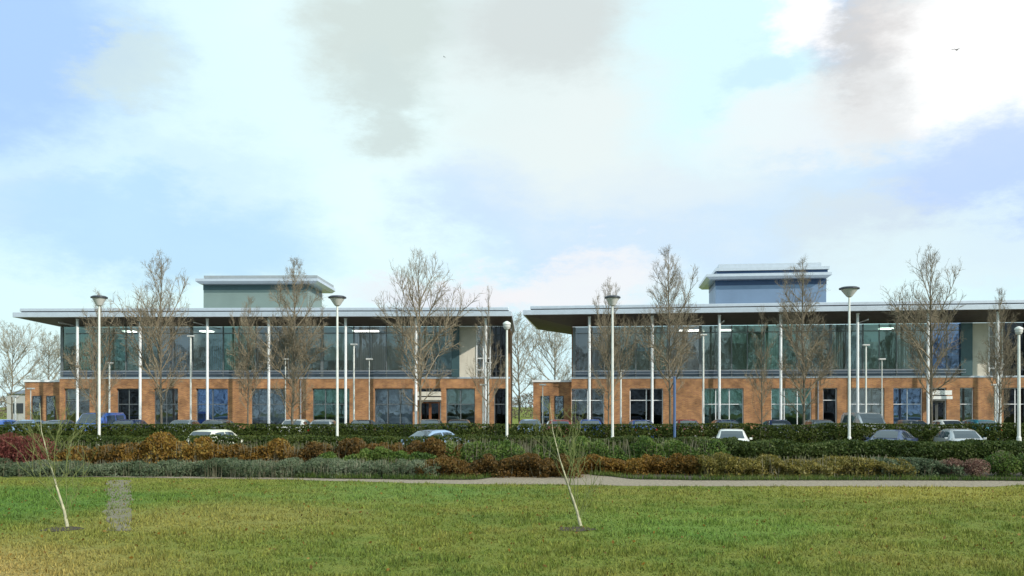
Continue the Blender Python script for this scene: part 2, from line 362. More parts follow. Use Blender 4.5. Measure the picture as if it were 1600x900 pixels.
edge_x = np.array([p[0] for p in pa]); edge_y = np.array([p[1] for p in pa]); far_x = np.array([p[0] for p in pb]); far_y = np.array([p[1] for p in pb])
sheet_pts_b = [(x, 29.5, gz(29.5) + 0.02) for (x, y, z) in pb]
# bed soil follows the slope in rows
mb = MB()
rows = []
for k in range(9):
    rows.append([(x * (1 + 0.04 * k), y + (29.0 - y) * k / 8, gz(y + (29.0 - y) * k / 8) + 0.012) for (x, y, z) in pb])
for k in range(8):
    for i in range(len(pb) - 1): mb.quad([rows[k][i], rows[k][i + 1], rows[k + 1][i + 1], rows[k + 1][i]])
tag(mb.build('soil', 'soil'), kind='structure')
# narrow worn gravel track across the grass, left
mb = MB(); prev = None
for i in range(50):
    Yt = 12.1 + i / 49 * 8.3
    w1 = X(167, Yt) + 0.16 * mnoise.noise(Vector((Yt * 1.3, 0, 0))); w2 = X(205, Yt) + 0.2 * mnoise.noise(Vector((Yt * 1.7, 5, 0)))
    cur = ((w1, Yt, 0.005), (w2, Yt, 0.005))
    if prev: mb.quad([prev[0], prev[1], cur[1], cur[0]])
    prev = cur
tag(mb.build('path', 'worn_track'), kind='structure')
sheet('road', -90, 90, 39.8, 48.6, -0.95 + 0.012, 'asphalt')
mb = MB()
for y0 in (39.62, 48.6):
    mb.box(-90, 90, y0, y0 + 0.16, -1.1, -0.83)
tag(mb.build('kerb', 'kerb_stone', bevel=0.015), kind='structure')
mb = MB()
for i in range(-20, 20): mb.quad([(i * 4.5, 44.15, -0.934), (i * 4.5 + 2, 44.15, -0.934), (i * 4.5 + 2, 44.25, -0.934), (i * 4.5, 44.25, -0.934)])
tag(mb.build('road_marking', 'line_paint'), kind='structure')
sheet('car_park', -120, 120, 54.9, 61.5, -0.6 + 0.008, 'asphalt')
mb = MB(); mb.box(-120, 120, 61.5, 61.65, -0.8, -0.47); tag(mb.build('kerb', 'kerb_stone', bevel=0.015), kind='structure')
sheet('pavement', -120, 120, 61.65, 66.5, -0.475, 'kerb_stone')

# grass blades
N = 210000
gy = 7.6 + 13.2 * rng.random(N) ** 1.25
gx = (rng.random(N) * 2 - 1) * (gy * 0.62 + 1.6)
lim = np.interp(gx, edge_x, edge_y)
keep = gy < lim - 0.03
tr0 = (167 - 800) / F * gy; tr1 = (205 - 800) / F * gy
inside = (gx > tr0) & (gx < tr1) & (gy > 12.0)
keep &= ~(inside & (rng.random(N) < 0.42 * np.clip(3.2 * np.minimum(gx - tr0, tr1 - gx) / (tr1 - tr0), 0.2, 1.0)))
gx = gx[keep]; gy = gy[keep]; k = len(gx)
cl = np.array([mnoise.noise(Vector((a_ * 1.9, b_ * 1.9, 0))) + 0.7 * mnoise.noise(Vector((a_ * 6, b_ * 6, 3))) for a_, b_ in zip(gx, gy)])
hgt = (0.018 + 0.032 * rng.random(k) ** 1.5) * np.clip(1.0 + 1.1 * cl, 0.3, 2.2); w = 0.0035 + 0.004 * rng.random(k) + 0.0003 * gy
th = rng.random(k) * 2 * math.pi; lx = rng.normal(size=k) * 0.016; ly = rng.normal(size=k) * 0.016
B = np.stack([gx, gy, np.full(k, -0.002)], 1); d = np.stack([np.cos(th) * w, np.sin(th) * w, np.zeros(k)], 1)
T = B + np.stack([lx, ly, hgt], 1)
tag(np_faces('grass', np.stack([B - d, B + d, T], 1), 3, 'grass_blades'), label='short patchy winter lawn grass in front of the planting bed', cat='grass', kind='stuff')
kl = 1500
lx_ = (rng.random(kl) * 2 - 1) * 14; ly_ = 8.2 + 12.5 * rng.random(kl); kk = ly_ < np.interp(lx_, edge_x, edge_y) - .1
tag(np_faces('leaf_litter', leaf_quads(np.stack([lx_[kk], ly_[kk], 0.022 + 0.012 * rng.random(kk.sum())], 1), 0.045, 0.6, 0), 4, 'leaf_rust'), label='scattered small fallen leaves on the lawn', cat='fallen leaves', kind='stuff')
# rough tufts along lawn edge
kt = 9000
tx = (rng.random(kt) * 2 - 1) * 14.5; ty = np.interp(tx, far_x, far_y) + 0.03 + np.abs(rng.normal(size=kt)) * 0.12
h_ = 0.06 + 0.11 * rng.random(kt); th = rng.random(kt) * 6.28; w = 0.006 + 0.005 * rng.random(kt)
B = np.stack([tx, ty, np.zeros(kt)], 1); d = np.stack([np.cos(th) * w, np.sin(th) * w, np.zeros(kt)], 1)
T = B + np.stack([rng.normal(size=kt) * 0.04, rng.normal(size=kt) * 0.04 - 0.02, h_], 1)
tag(np_faces('long_grass', np.stack([B - d, B + d, T], 1), 3, 'leaf_green'), label='longer grass tufts along the front edge of the planting bed', cat='grass', kind='stuff')

# ------------------------------------------------------------------ planting
def bedline(off): return lambda x: float(np.interp(x, far_x, far_y)) + off
# low cover, left half
def mass(name, pxa, pxb, Yc, *a, **k): return hedge_mass(name, X(pxa, Yc), X(pxb, Yc), Yc, *a, **k)
o = mass('ground_cover', -60, 350, 22.0, 1.5, 0.33, -0.02, 'leaf_sage', 'dry_stem', 15000, 0.07, rough=0.35, bump=1.5, asp=0.3, stems=110)
tag(o, 'grey green low shrub planting at the left front of the bed', 'ground cover', kind='stuff')
o = mass('ground_cover', 330, 690, 21.7, 1.5, 0.36, -0.01, 'leaf_sage', 'dry_stem', 15000, 0.06, rough=0.35, bump=1.6, asp=0.28, stems=130)
tag(o, 'silvery sage planting in front of the rusty shrubs, centre left of the bed', 'ground cover', kind='stuff')
o = mass('ground_cover', 655, 905, 21.9, 1.6, 0.40, -0.01, 'leaf_rust_dark', 'dry_stem', 13000, 0.065, rough=0.35, bump=1.4)
tag(o, 'rusty brown low planting in front of the green band, centre of the bed', 'ground cover', kind='stuff')
o = mass('ground_cover', 90, 470, 24.0, 1.5, 0.70, -0.07, 'leaf_rust', 'dry_stem', 17000, 0.075, rough=0.36, bump=1.1, stems=120)
tag(o, 'amber leaved shrub planting behind the sage planting, left of the bed', 'ground cover', kind='stuff')
o = mass('ground_cover', 455, 720, 24.0, 1.5, 0.70, -0.07, 'leaf_rust_dark', 'dry_stem', 14000, 0.07, rough=0.34, bump=1.1, stems=60)
tag(o, 'dark rusty leaved shrub planting left of the centre of the bed', 'ground cover', kind='stuff')
o = mass('ground_cover', 500, 680, 22.9, 0.8, 0.50, -0.03, 'leaf_green', 'dry_stem', 8000, 0.065, rough=0.35, bump=1.4)
tag(o, 'small green shrub planting between the sage and rusty planting', 'ground cover', kind='stuff')
o = mass('ground_cover', 700, 1130, 24.2, 1.6, 0.74, -0.07, 'leaf_green', 'dry_stem', 17000, 0.07, rough=0.32, bump=1.2, stems=150)
tag(o, 'green planting with pale bare upright stems, centre right of the bed', 'ground cover', kind='stuff')
o = mass('ground_cover', 895, 1110, 22.5, 1.2, 0.36, -0.02, 'leaf_rust', 'dry_stem', 9000, 0.06, rough=0.35, bump=1.6)
tag(o, 'low rusty planting behind the widened end of the gravel path', 'ground cover', kind='stuff')
o = mass('ground_cover', 1090, 1400, 22.0, 1.7, 0.42, -0.02, 'leaf_gold', 'dry_stem', 15000, 0.065, rough=0.38, bump=1.4, stems=110)
tag(o, 'golden olive low planting in front of the dark hedge', 'ground cover', kind='stuff')
o = mass('ground_cover', 1360, 1480, 22.0, 1.6, 0.36, -0.02, 'leaf_sage', 'dry_stem', 7000, 0.06, rough=0.35, bump=1.6, stems=100)
tag(o, 'pale sage low planting right of the golden planting', 'ground cover', kind='stuff')
# shrubs one can tell apart
def shrub(name, px, Yc, wx, wy, h, leaf, label, cat, stem='dry_stem', n=2600, size=0.07, stems=60):
    r = empty(name, (X(px, Yc), Yc, gz(Yc)))
    k = n; a = rng.normal(size=(k, 3)); a /= np.linalg.norm(a, axis=1)[:, None]
    rad = rng.random(k) ** 0.45; P = a * rad[:, None] * np.array([wx, wy, h * 0.55]); P[:, 2] += h * 0.5
    P += 0.12 * h * np.array([[mnoise.noise(Vector(p) * 4), mnoise.noise(Vector(p) * 4 + Vector((5, 0, 0))), mnoise.noise(Vector(p) * 4 + Vector((0, 7, 0)))] for p in P])
    P[:, 2] = np.maximum(P[:, 2], 0.02)
    np_faces('foliage', leaf_quads(P, size, 0.5, 0.3), 4, leaf, parent=r)
    ns = stems; mb = MB()
    for _ in range(ns):
        an = random.random() * 6.28; q = random.random()
        b0 = Vector((0.15 * wx * math.cos(an), 0.15 * wy * math.sin(an), -0.03)); t0 = Vector((wx * q * math.cos(an), wy * q * math.sin(an), h * (1.1 - 0.35 * q * q)))
        mb.tube([b0, b0.lerp(t0, 0.5) + Vector((random.gauss(0, .02), 0, 0.05)), t0], [0.008, 0.006, 0.003], 3)
    mb.build('stems', stem, r)
    tag(r, label, cat); return r
shrub('shrub', -25, 23.4, 0.62, 0.5, 1.0, 'leaf_red', 'reddish purple shrub cut by the left edge of the photo', 'shrub', 'leaf_red', 3200, 0.06, 140)
shrub('shrub', 15, 23.3, 0.55, 0.5, 0.96, 'leaf_red', 'reddish purple shrub, middle one of the three at the far left', 'shrub', 'leaf_red', 3200, 0.06, 140)
shrub('shrub', 54, 23.2, 0.55, 0.5, 0.93, 'leaf_red', 'reddish purple shrub, nearest of its three to the amber planting', 'shrub', 'leaf_red', 3200, 0.06, 140)
shrub('shrub', 1488, 21.5, 0.30, 0.35, 0.42, 'leaf_pink', 'low pinkish shrub left of its twin at the right end of the path', 'shrub', 'leaf_pink', 1500, 0.05, 70)
shrub('shrub', 1524, 21.3, 0.34, 0.35, 0.42, 'leaf_pink', 'low pinkish shrub beside the bright green shrub at the bed edge', 'shrub', 'leaf_pink', 1500, 0.05, 70)
shrub('shrub', 1566, 21.5, 0.42, 0.5, 0.58, 'leaf_green', 'bright green low shrub right of the pinkish shrubs', 'shrub', n=2600, size=0.06)
shrub('shrub', 1618, 21.4, 0.5, 0.5, 0.62, 'leaf_green', 'bright green low shrub cut by the right edge of the photo', 'shrub', n=2600, size=0.06)
# hedges
o = mass('hedge', -80, 830, 27.0, 1.0, 1.06, gz(27.0), 'leaf_hedge', 'bark', 34000, 0.065, rough=0.05, bump=0.5)
tag(o, 'dark green clipped hedge behind the rusty and sage planting', 'hedge')
o = mass('hedge', 825, 1150, 26.6, 1.0, 0.98, gz(26.6), 'leaf_laurel', 'bark', 18000, 0.065, rough=0.07, bump=0.6)
tag(o, 'green hedge behind the planting with pale bare stems', 'hedge')
o = mass('hedge', 1085, 1700, 24.4, 1.5, 0.82, gz(24.4), 'leaf_laurel', 'bark', 42000, 0.07, rough=0.09, bump=0.9)
tag(o, 'large leaved dark green hedge filling the right end of the bed', 'hedge')
o = hedge_mass('hedge', X(-120, 50.2), X(1720, 50.2), 50.2, 1.0, 1.66, -0.95, 'leaf_hedge', 'bark', 90000, 0.10, rough=0.035, bump=0.3)
tag(o, 'long dark green clipped hedge between the road and the car park', 'hedge')

# ------------------------------------------------------------------ trees
def make_tree(seed, H, spread, low=0.16, twigr=0.0052, dens=1.0, pal=('bark', 'twig')):
    R = random.Random(seed); tr = MB(); cr = MB()
    pts = []; n = 14; off = Vector((0, 0, 0))
    for i in range(n + 1):
        t = i / n; off += Vector((R.gauss(0, .035), R.gauss(0, .035), 0)) * (H / 10)
        pts.append(Vector((off.x, off.y, H * t)))
    rads = [0.095 * H / 10 * (1 - t / n) ** 0.8 + 0.010 for t in range(n + 1)]
    rads[0] *= 1.35
    tr.tube(pts, rads, 8)
    def at(t):
        f = t * n; i = min(n - 1, int(f)); return pts[i].lerp(pts[i + 1], f - i)
    def rand_perp(d):
        v = Vector((R.gauss(0, 1), R.gauss(0, 1), R.gauss(0, 1))); v -= d * v.dot(d); return v.normalized()
    def branch(p, d, L, r, lvl):
        k = 4 if lvl < 2 else 3; q = p.copy(); dd = d.copy(); P_ = [q.copy()]
        for i in range(k):
            dd = (dd + rand_perp(dd) * 0.14 + Vector((0, 0, 0.10 if lvl < 2 else 0.04))).normalized()
            q = q + dd * L / k; P_.append(q.copy())
        cr.tube(P_, [max(twigr * 0.75, r * (1 - 0.75 * i / k)) for i in range(k + 1)], 4 if lvl == 0 else 3)
        if lvl >= 3: return
        cnt = {0: int((4.5 + L * 2.6) * dens), 1: int((2.8 + L * 4.5) * dens), 2: int(2.2 * dens + R.random())}[lvl]
        for _ in range(cnt):
            t = 0.2 + 0.8 * R.random(); f = t * k; i = min(k - 1, int(f)); b_ = P_[i].lerp(P_[i + 1], f - i)
            nd = (dd * 0.75 + rand_perp(dd) * (0.65 + 0.3 * R.random()) + Vector((0, 0, .12))).normalized()
            branch(b_, nd, max(0.18, L * (0.28 + 0.30 * R.random()) * (1.15 - 0.5 * t)), r * 0.5, lvl + 1)
    nb = int(38 * dens); ang = R.random() * 6.28
    for i in range(nb):
        t = low + (0.97 - low) * (i / (nb - 1)) ; ang += 2.4 + R.gauss(0, .3)
        prof = min(1.0, (t - low) / 0.16 + 0.5) * (1 - ((t - low) / (1 - low)) ** 1.5) ** 0.85 + 0.07
        L = spread * prof * (0.6 + 0.75 * R.random())
        el = math.radians(26 + 26 * t + R.gauss(0, 7))
        d_ = Vector((math.cos(ang) * math.cos(el), math.sin(ang) * math.cos(el), math.sin(el)))
        branch(at(t), d_, L * 1.12, 0.012 + 0.012 * L, 0)
    return tr, cr, pal
def place_tree(proto, px, Y, zb, H, rz, label, cat='tree', group=None, spread=None):
    root, hh = proto
    r = copy_tree(root); r.location = (X(px, Y), Y, zb); s = H / hh; r.rotation_euler = (0, 0, rz)
    sx = s if spread is None else spread
    r.scale = (sx, sx, s); tag(r, label, cat, group); return r
def build_proto(seed, H, spread, pal=('bark', 'twig'), **k):
    tr, cr, pal = make_tree(seed, H, spread, pal=pal, **k)
    r = empty('bare_tree'); tr.build('trunk', pal[0], r, smooth=True); cr.build('crown', pal[1], r)
    return r, H
protos = [build_proto(*a, **k_) for a, k_ in (((11, 11.0, 2.9), dict(low=.16)), ((23, 11.0, 3.3), dict(low=.22, dens=.9)), ((35, 11.0, 2.7), dict(low=.13, dens=1.1)), ((47, 11.0, 3.5), dict(low=.2, dens=.85)), ((59, 11.0, 3.1), dict(low=.26)), ((61, 11.0, 2.5), dict(low=.15, dens=.8)))]
far_proto = build_proto(77, 9.0, 3.6, pal=('bark', 'twig_pale'), low=0.25, twigr=0.010, dens=0.75)
YT = 52.6
G1 = 'bare young trees along the hedge'
def H_of(top, Y, zb): return Zp(top, Y) - zb
TL = [(152, 455, 0, 0.3, 'bare tree beside the tall white lamp at the far left', 0.70),
      (250, 402, 1, 1.1, 'bare tree left of the left rooftop plant room', 0.95),
      (456, 408, 2, 2.0, 'bare tree in front of the right end of the left rooftop plant room', 0.98),
      (388, 470, 4, 2.5, 'small bare tree in front of the middle of the left building', 0.62),
      (658, 396, 3, 0.7, 'bare tree near the right end of the left building', 1.0),
      (760, 450, 5, 4.0, 'slim bare tree in front of the cream wall of the left building', 0.55),
      (952, 442, 1, 4.2, 'bare tree beside the tall lamp at the left end of the right building', 0.66),
      (1046, 396, 4, 5.1, 'bare tree left of the blue post and the navy topped plant room', 0.98),
      (1190, 480, 5, 1.9, 'small bare tree below the navy topped plant room', 0.55),
      (1255, 404, 0, 3.3, 'bare tree in front of the right end of the navy topped plant room', 0.98),
      (1454, 394, 1, 5.9, 'bare tree in front of the blue glass bay', 1.0),
      (1560, 455, 2, 1.5, 'slim bare tree in front of the cream wall of the right building', 0.55)]
used = set()
for px, top, pi, rz, lab, sp in TL:
    zb = gz(YT) - 0.03; H = H_of(top, YT, zb)
    root, hh = protos[pi]
    if pi in used: r = copy_tree(root)
    else: r = root; used.add(pi)
    r.location = (X(px, YT), YT, zb); r.rotation_euler = (0, 0, rz); r.scale = (sp * 0.76, sp * 0.76, H / hh)
    tag(r, lab, 'tree', G1)
TF = [(18, 515, 88, 0.2, 'distant bare tree at the left edge of the photo'), (78, 528, 90, 1.4, 'distant bare tree under the left tip of the roof'),
      (812, 500, 84, 2.2, 'pale bare tree in the gap, just right of the left building'), (868, 512, 88, 3.0, 'pale bare tree in the gap, touching the right building'),
      (-40, 500, 85, 4.0, 'distant bare tree mostly outside the left edge')]
for i, (px, top, Y, rz, lab) in enumerate(TF[:4]):
    r = far_proto[0] if i == 0 else copy_tree(far_proto[0])
    r.location = (X(px, Y), Y, -0.63); r.rotation_euler = (0, 0, rz); s = (Zp(top, Y) + 0.6) / far_proto[1]; r.scale = (s * 0.85, s * 0.85, s)
    tag(r, lab, 'tree', 'distant bare trees beside the buildings')
# far belt of winter woodland: one mass
n = 60000
wx = (rng.random(n) * 2 - 1) * 230; wy = 165 + rng.random(n) * 30
hmax = np.array([4.2 + 2.0 * mnoise.noise(Vector((x * 0.06, 0, 0))) + 1.6 * mnoise.noise(Vector((x * 0.22, 4, 0))) for x in wx])
wz = -0.6 + hmax * rng.random(n) ** 0.8
V = leaf_quads(np.stack([wx, wy, wz], 1), 0.9, 0.16, 0.8)
n2 = 60000   # unseen trees added behind the camera to darken and mottle the glazing reflections
bx = (rng.random(n2) * 2 - 1) * 110; bh = np.array([14.5 + 4.5 * mnoise.noise(Vector((x * 0.07, 2, 0))) + 4.0 * mnoise.noise(Vector((x * 0.3, 8, 0))) for x in bx])
VB = leaf_quads(np.stack([bx, -48 - 8 * rng.random(n2), bh * rng.random(n2) ** 0.75], 1), 1.0, 0.14, 0.8)
tag(np_faces('woodland', VB, 4, 'far_twigs'), 'unseen tall winter woodland added behind the viewer for the glazing to mirror', 'woodland', kind='stuff')
tag(np_faces('woodland', V, 4, 'far_twigs'), 'low belt of brown winter woodland far behind the buildings', 'woodland', kind='stuff')

# saplings in the lawn
def sapling(px, py, seed, label):
    Y = dY(py); R = random.Random(seed); r = empty('sapling', (X(px, Y), Y, 0))
    # leaning pale stem
    main = [Vector((0, 0, -0.03)), Vector((-0.06, 0.02, 0.22)), Vector((-0.17, 0.03, 0.55)), Vector((-0.30, 0.06, 0.95)), Vector((-0.40, 0.05, 1.35)), Vector((-0.44, 0.08, 1.75))]
    mb = MB(); mb.tube(main, [0.026, 0.019, 0.013, 0.008, 0.005, 0.003], 8); mb.build('trunk', 'bark_pale', r, smooth=True)
    cr = MB()
    def tw(p, d, L, rad, lv):
        P_ = [p]; q = p
        for i in range(4):
            d = (d + Vector((R.gauss(0, .20), R.gauss(0, .20), 0.10))).normalized(); q = q + d * L / 4; P_.append(q)
        cr.tube(P_, [rad * (1 - 0.18 * i) for i in range(5)], 4)
        if lv < 2:
            for _ in range(6 if lv == 0 else 3):
                f = 0.3 + 0.7 * R.random(); i = min(3, int(f * 4)); b_ = P_[i].lerp(P_[i + 1], f * 4 - i if f < 1 else 0)
                tw(b_, (d + Vector((R.gauss(0, .55), R.gauss(0, .55), 0.2))).normalized(), L * (0.3 + 0.25 * R.random()), rad * 0.6, lv + 1)
    for i, (h, dx, L) in enumerate([(0.10, 0.02, 0.7), (0.16, 0.22, 1.0), (0.22, 0.10, 1.45), (0.3, -0.25, 1.1), (0.42, 0.18, 1.3), (0.55, -0.3, 0.9), (0.7, 0.25, 1.0), (0.8, 0.05, 1.1), (1.0, -0.25, 0.8), (1.15, 0.25, 0.7), (1.3, -.1, .6)]):
        t = h / 1.75; f = t * 5; k = min(4, int(f)); b_ = main[k].lerp(main[k + 1], f - k)
        tw(b_, Vector((dx + R.gauss(0, .25), R.gauss(0, .25), 0.8)).normalized(), L * 0.8, 0.0075 if L > 0.9 else 0.005, 0)
    cr.build('branches', 'twig_green', r)
    # soil ring at its foot, with the shadow painted in, comes below
    tag(r, label, 'sapling', 'leaning young trees on the lawn'); return r
sapling(106, 823, 3, 'leaning pale stemmed sapling on the lawn left of the worn gravel track')
sapling(908, 822, 8, 'leaning pale stemmed sapling on the lawn below the widened gravel path')
for (px, py, s) in ((98, 827, 1), (900, 827, 2)):  # dark patches: mulch and the sapling's shadow painted together as soil
    Y = dY(py); mb = MB(); cx = X(px, Y)
    mb.quad([(cx + 0.26 * math.cos(a * 0.3927) * (1 + .2 * math.sin(a * 2 + s)), Y + 0.24 * math.sin(a * 0.3927) * (1 + .15 * math.cos(a * 3 + s)), 0.006) for a in range(16)])
    tag(mb.build('soil', 'soil'), kind='structure')

# ------------------------------------------------------------------ lamps and posts
def lamp(px, top, base_Y, bowl, label, group, rw=0.5, pr=0.072):
    Y = base_Y; zb = gz(Y); zt = Zp(top, Y); r = empty('street_lamp', (X(px, Y), Y, zb)); H = zt - zb
    mb = MB(); mb.lathe([(pr * 1.5, 0), (pr * 1.5, 0.9), (pr * 1.05, 1.0), (pr * 0.95, H * 0.6), (pr * 0.75, H - 0.55)], n=14); mb.build('pole', 'post_white', r, smooth=False)
    mb = MB(); mb.lathe([(0.5, -0.02), (0.5, 0.03), (pr * 1.9, 0.03), (pr * 1.9, 0.08)][1:] and [(pr * 2.2, -0.05), (pr * 2.2, 0.03), (pr * 1.6, 0.08)], n=14); mb.build('base', 'post_white', r)
    if bowl:
        mb = MB(); mb.lathe([(0.07, H - 0.56), (0.16, H - 0.5), (rw * 0.78, H - 0.16), (rw * 0.80, H - 0.11)], n=24); mb.build('diffuser', 'lamp_bowl', r)
        mb = MB(); mb.lathe([(rw, H - 0.105), (rw * 1.0, H - 0.04), (rw * 0.75, H + 0.02), (0.05, H + 0.05)], n=24); mb.build('canopy', 'lamp_top', r)
    else:
        mb = MB(); mb.lathe([(0.05, H - 0.56), (0.14, H - 0.5), (0.20, H - 0.38), (0.20, H - 0.26)], n=18); mb.build('diffuser', 'lamp_bowl', r)
        mb = MB(); mb.lathe([(0.23, H - 0.255), (0.21, H - 0.16), (0.08, H - 0.08), (0.02, H - 0.06)], n=18); mb.build('canopy', 'post_white', r)
    tag(r, label, 'street lamp', group)
G2 = 'tall white lamps along the road'
YL = 49.3
lamp(155, 463, YL, True, 'tall white lamp with a dark disc top, leftmost in the photo', G2, 0.45)
lamp(527, 463, YL, True, 'tall white lamp with a dark disc top right of the sage green plant room', G2, 0.5)
lamp(957, 463, YL, True, 'tall white lamp with a dark disc top at the left end of the right building', G2, 0.45)
lamp(1327, 449, YL, True, 'tall white lamp with a dark disc top, right of the navy topped plant room', G2, 0.55)
lamp(792, 500, YL, False, 'white lamp with a small head at the right end of the left building', G2)
lamp(1592, 508, YL, False, 'white lamp with a small head, rightmost in the photo', G2, pr=0.085)
def small_lamp(px, top, label, Y=58.6, r0=0.055, arm=0.22):
    zb = -0.6; zt = Zp(top, Y); H = zt - zb; r = empty('lamp_post', (X(px, Y), Y, zb))
    mb = MB(); mb.lathe([(r0 * 1.3, -0.05), (r0 * 1.3, 0.5), (r0, 0.55), (r0 * 0.8, H - 0.1)], n=12); mb.build('pole', 'post_white', r)
    mb = MB(); mb.box(-arm, arm, -0.12, 0.12, H - 0.1, H); mb.build('lamp_head', 'lamp_bowl', r, bevel=0.02)
    tag(r, label, 'lamp post', 'short white lamps in the car park')
for px, top, lab in ((24, 618, 'short white lamp, farthest left in the car park'), (48, 606, 'thin white lamp between two blue cars at the far left'),
                     (171, 566, 'short white lamp just right of the leftmost tall lamp'), (298, 524, 'white car park lamp between the leftmost tall lamp and the small white car'),
                     (446, 560, 'thin white lamp right of the middle of the left building'),
                     (553, 537, 'short white lamp just right of the tall lamp of the left building'), (577, 560, 'thin white lamp beside the amber brick pier'),
                     (755, 600, 'short white lamp beside the brick end of the left building'), (763, 566, 'taller of the two thin lamps beside the brick end of the left building'),
                     (848, 600, 'thin white lamp in the gap between the two buildings'), (970, 578, 'short white lamp just right of the tall lamp of the right building'),
                     (1099, 522, 'white car park lamp right of the blue post'), (1353, 538, 'short white lamp just right of the tall lamp near the navy topped plant room'),
                     (1378, 560, 'thin white lamp in front of the brick pier at the right'), (1555, 600, 'left one of the two short lamps near the rightmost lamp'),
                     (1563, 568, 'right one of the two short lamps near the rightmost lamp')):
    small_lamp(px, top, lab, r0=0.035 if px in (48, 577, 848, 1378, 446) else 0.065)
def blue_post(px, top, Y, label):
    zb = gz(Y); r = empty('banner_post', (X(px, Y), Y, zb)); H = Zp(top, Y) - zb
    mb = MB(); mb.lathe([(0.075, -0.05), (0.075, H - 0.15), (0.06, H)], n=14); mb.build('pole', 'post_blue', r)
    mb = MB(); mb.lathe([(0.08, H), (0.08, H + 0.03), (0.03, H + 0.06)], n=14); mb.build('cap', 'post_blue', r)
    tag(r, label, 'post')
blue_post(1054, 590, 49.4, 'blue post in front of the right building, left of its teal windows')

# ------------------------------------------------------------------ cars
def make_car(paint, style='hatch'):
    r = empty('parked_car')
    L = {'hatch': 3.9, 'saloon': 4.5, 'van': 4.6}[style]; Hh = {'hatch': 1.46, 'saloon': 1.43, 'van': 1.9}[style]
    # stations: x, hood/roof z, belt z, half width, roof half width
    if style == 'hatch':
        st = [(-0.50, .62, .58, .66, .60), (-0.485, .78, .74, .78, .70), (-0.46, .95, .88, .83, .72), (-0.42, 1.18, .93, .85, .66), (-0.36, 1.38, .95, .86, .60), (-0.25, 1.45, .95, .87, .60), (-0.05, 1.46, .94, .87, .61), (0.08, 1.40, .93, .87, .61), (0.17, 1.19, .92, .87, .66), (0.25, .97, .91, .87, .74), (0.36, .88, .84, .85, .72), (0.45, .78, .74, .80, .66), (0.49, .64, .62, .70, .58), (0.50, .52, .50, .62, .55)]
    elif style == 'saloon':
        st = [(-0.50, .66, .60, .66, .58), (-0.485, .84, .80, .78, .68), (-0.46, .98, .93, .83, .70), (-0.38, 1.02, .95, .85, .70), (-0.33, 1.10, .95, .86, .68), (-0.22, 1.36, .95, .87, .58), (-0.12, 1.42, .94, .88, .58), (0.0, 1.43, .94, .88, .59), (0.07, 1.38, .93, .88, .60), (0.15, 1.17, .92, .88, .66), (0.22, .97, .91, .87, .74), (0.36, .87, .83, .86, .72), (0.46, .76, .72, .80, .64), (0.49, .62, .60, .70, .58), (0.50, .52, .50, .62, .55)]
    else:
        st = [(-0.50, .9, .7, .80, .76), (-0.495, 1.4, 1.1, .88, .80), (-0.48, 1.80, 1.14, .90, .78), (-0.44, 1.88, 1.15, .91, .78), (0.0, 1.90, 1.15, .91, .78), (0.16, 1.84, 1.14, .91, .77), (0.24, 1.55, 1.12, .90, .76), (0.33, 1.14, 1.06, .89, .76), (0.42, 1.02, .95, .86, .74), (0.48, .84, .80, .80, .68), (0.50, .6, .56, .72, .62)]
    def ring(s):
        x, rz_, bz, w, rw = s; x *= L
        a = max(rz_ - 0.03, bz + 0.01)
        half = [(w * 0.86, 0.20), (w * 0.98, 0.30), (w, 0.55), (w * 0.985, bz), (rw + (w * 0.98 - rw) * 0.15, bz + (a - bz) * 0.86), (rw * 0.90, a + 0.015), (rw * 0.45, rz_)]
        return [(x, y, z) for y, z in half] + [(x, -y, z) for y, z in reversed(half)]
    mb = MB(); mb.loft([ring(s) for s in st]); body = mb.build('body', 'paint_' + paint, r, smooth=False)
    for p in body.data.polygons: p.use_smooth = True
    md = body.modifiers.new('Edge', 'EDGE_SPLIT'); md.split_angle = math.radians(38)
    def samp(xf):
        for i in range(len(st) - 1):
            if st[i][0] <= xf <= st[i + 1][0]:
                t = (xf - st[i][0]) / (st[i + 1][0] - st[i][0]); return [st[i][k] + (st[i + 1][k] - st[i][k]) * t for k in range(5)]
        return list(st[-1])
    def side(xa, xb, name='side_window'):
        for sgn in (-1, 1):
            mb = MB(); xs = [xa + (xb - xa) * i / 6 for i in range(7)]; prev = None
            for xf in xs:
                x, rz_, bz, w, rw = samp(xf); a = max(rz_ - 0.03, bz + 0.01)
                yb = w * 0.985; yt = rw + (w * 0.98 - rw) * 0.15; zt = bz + (a - bz) * 0.86
                lo = (x * L, sgn * (yb + (yt - yb) * .10 + 0.006), bz + (zt - bz) * .10); hi = (x * L, sgn * (yb + (yt - yb) * .92 + 0.006), bz + (zt - bz) * .92)
                if prev: mb.quad([prev[0], lo, hi, prev[1]])
                prev = (lo, hi)
            mb.build(name, 'car_glass_solid', r)
    def screen(xa, xb, name):
        mb = MB(); prev = None
        for i in range(7):
            xf = xa + (xb - xa) * i / 6; x, rz_, bz, w, rw = samp(xf)
            sl = 0.010
            pts = [(x * L + (0.006 if xa > 0 else -0.006), y, z + sl) for y, z in ((-rw * .86, max(rz_ - 0.03, bz + .01) + 0.017), (-rw * .45, rz_), (rw * .45, rz_), (rw * .86, max(rz_ - 0.03, bz + .01) + 0.017))]
            if prev:
                for k in range(3): mb.quad([prev[k], prev[k + 1], pts[k + 1], pts[k]])
            prev = pts
        mb.build(name, 'car_glass_solid', r)
    if style == 'hatch': side(-0.34, -0.14); side(-0.12, 0.10); screen(0.095, 0.235, 'windscreen'); screen(-0.45, -0.37, 'rear_window')
    elif style == 'saloon': side(-0.27, -0.10); side(-0.08, 0.10); screen(0.08, 0.205, 'windscreen'); screen(-0.325, -0.215, 'rear_window')
    else: side(-0.40, -0.15); side(-0.12, 0.14); screen(0.17, 0.31, 'windscreen'); screen(-0.494, -0.482, 'rear_window')
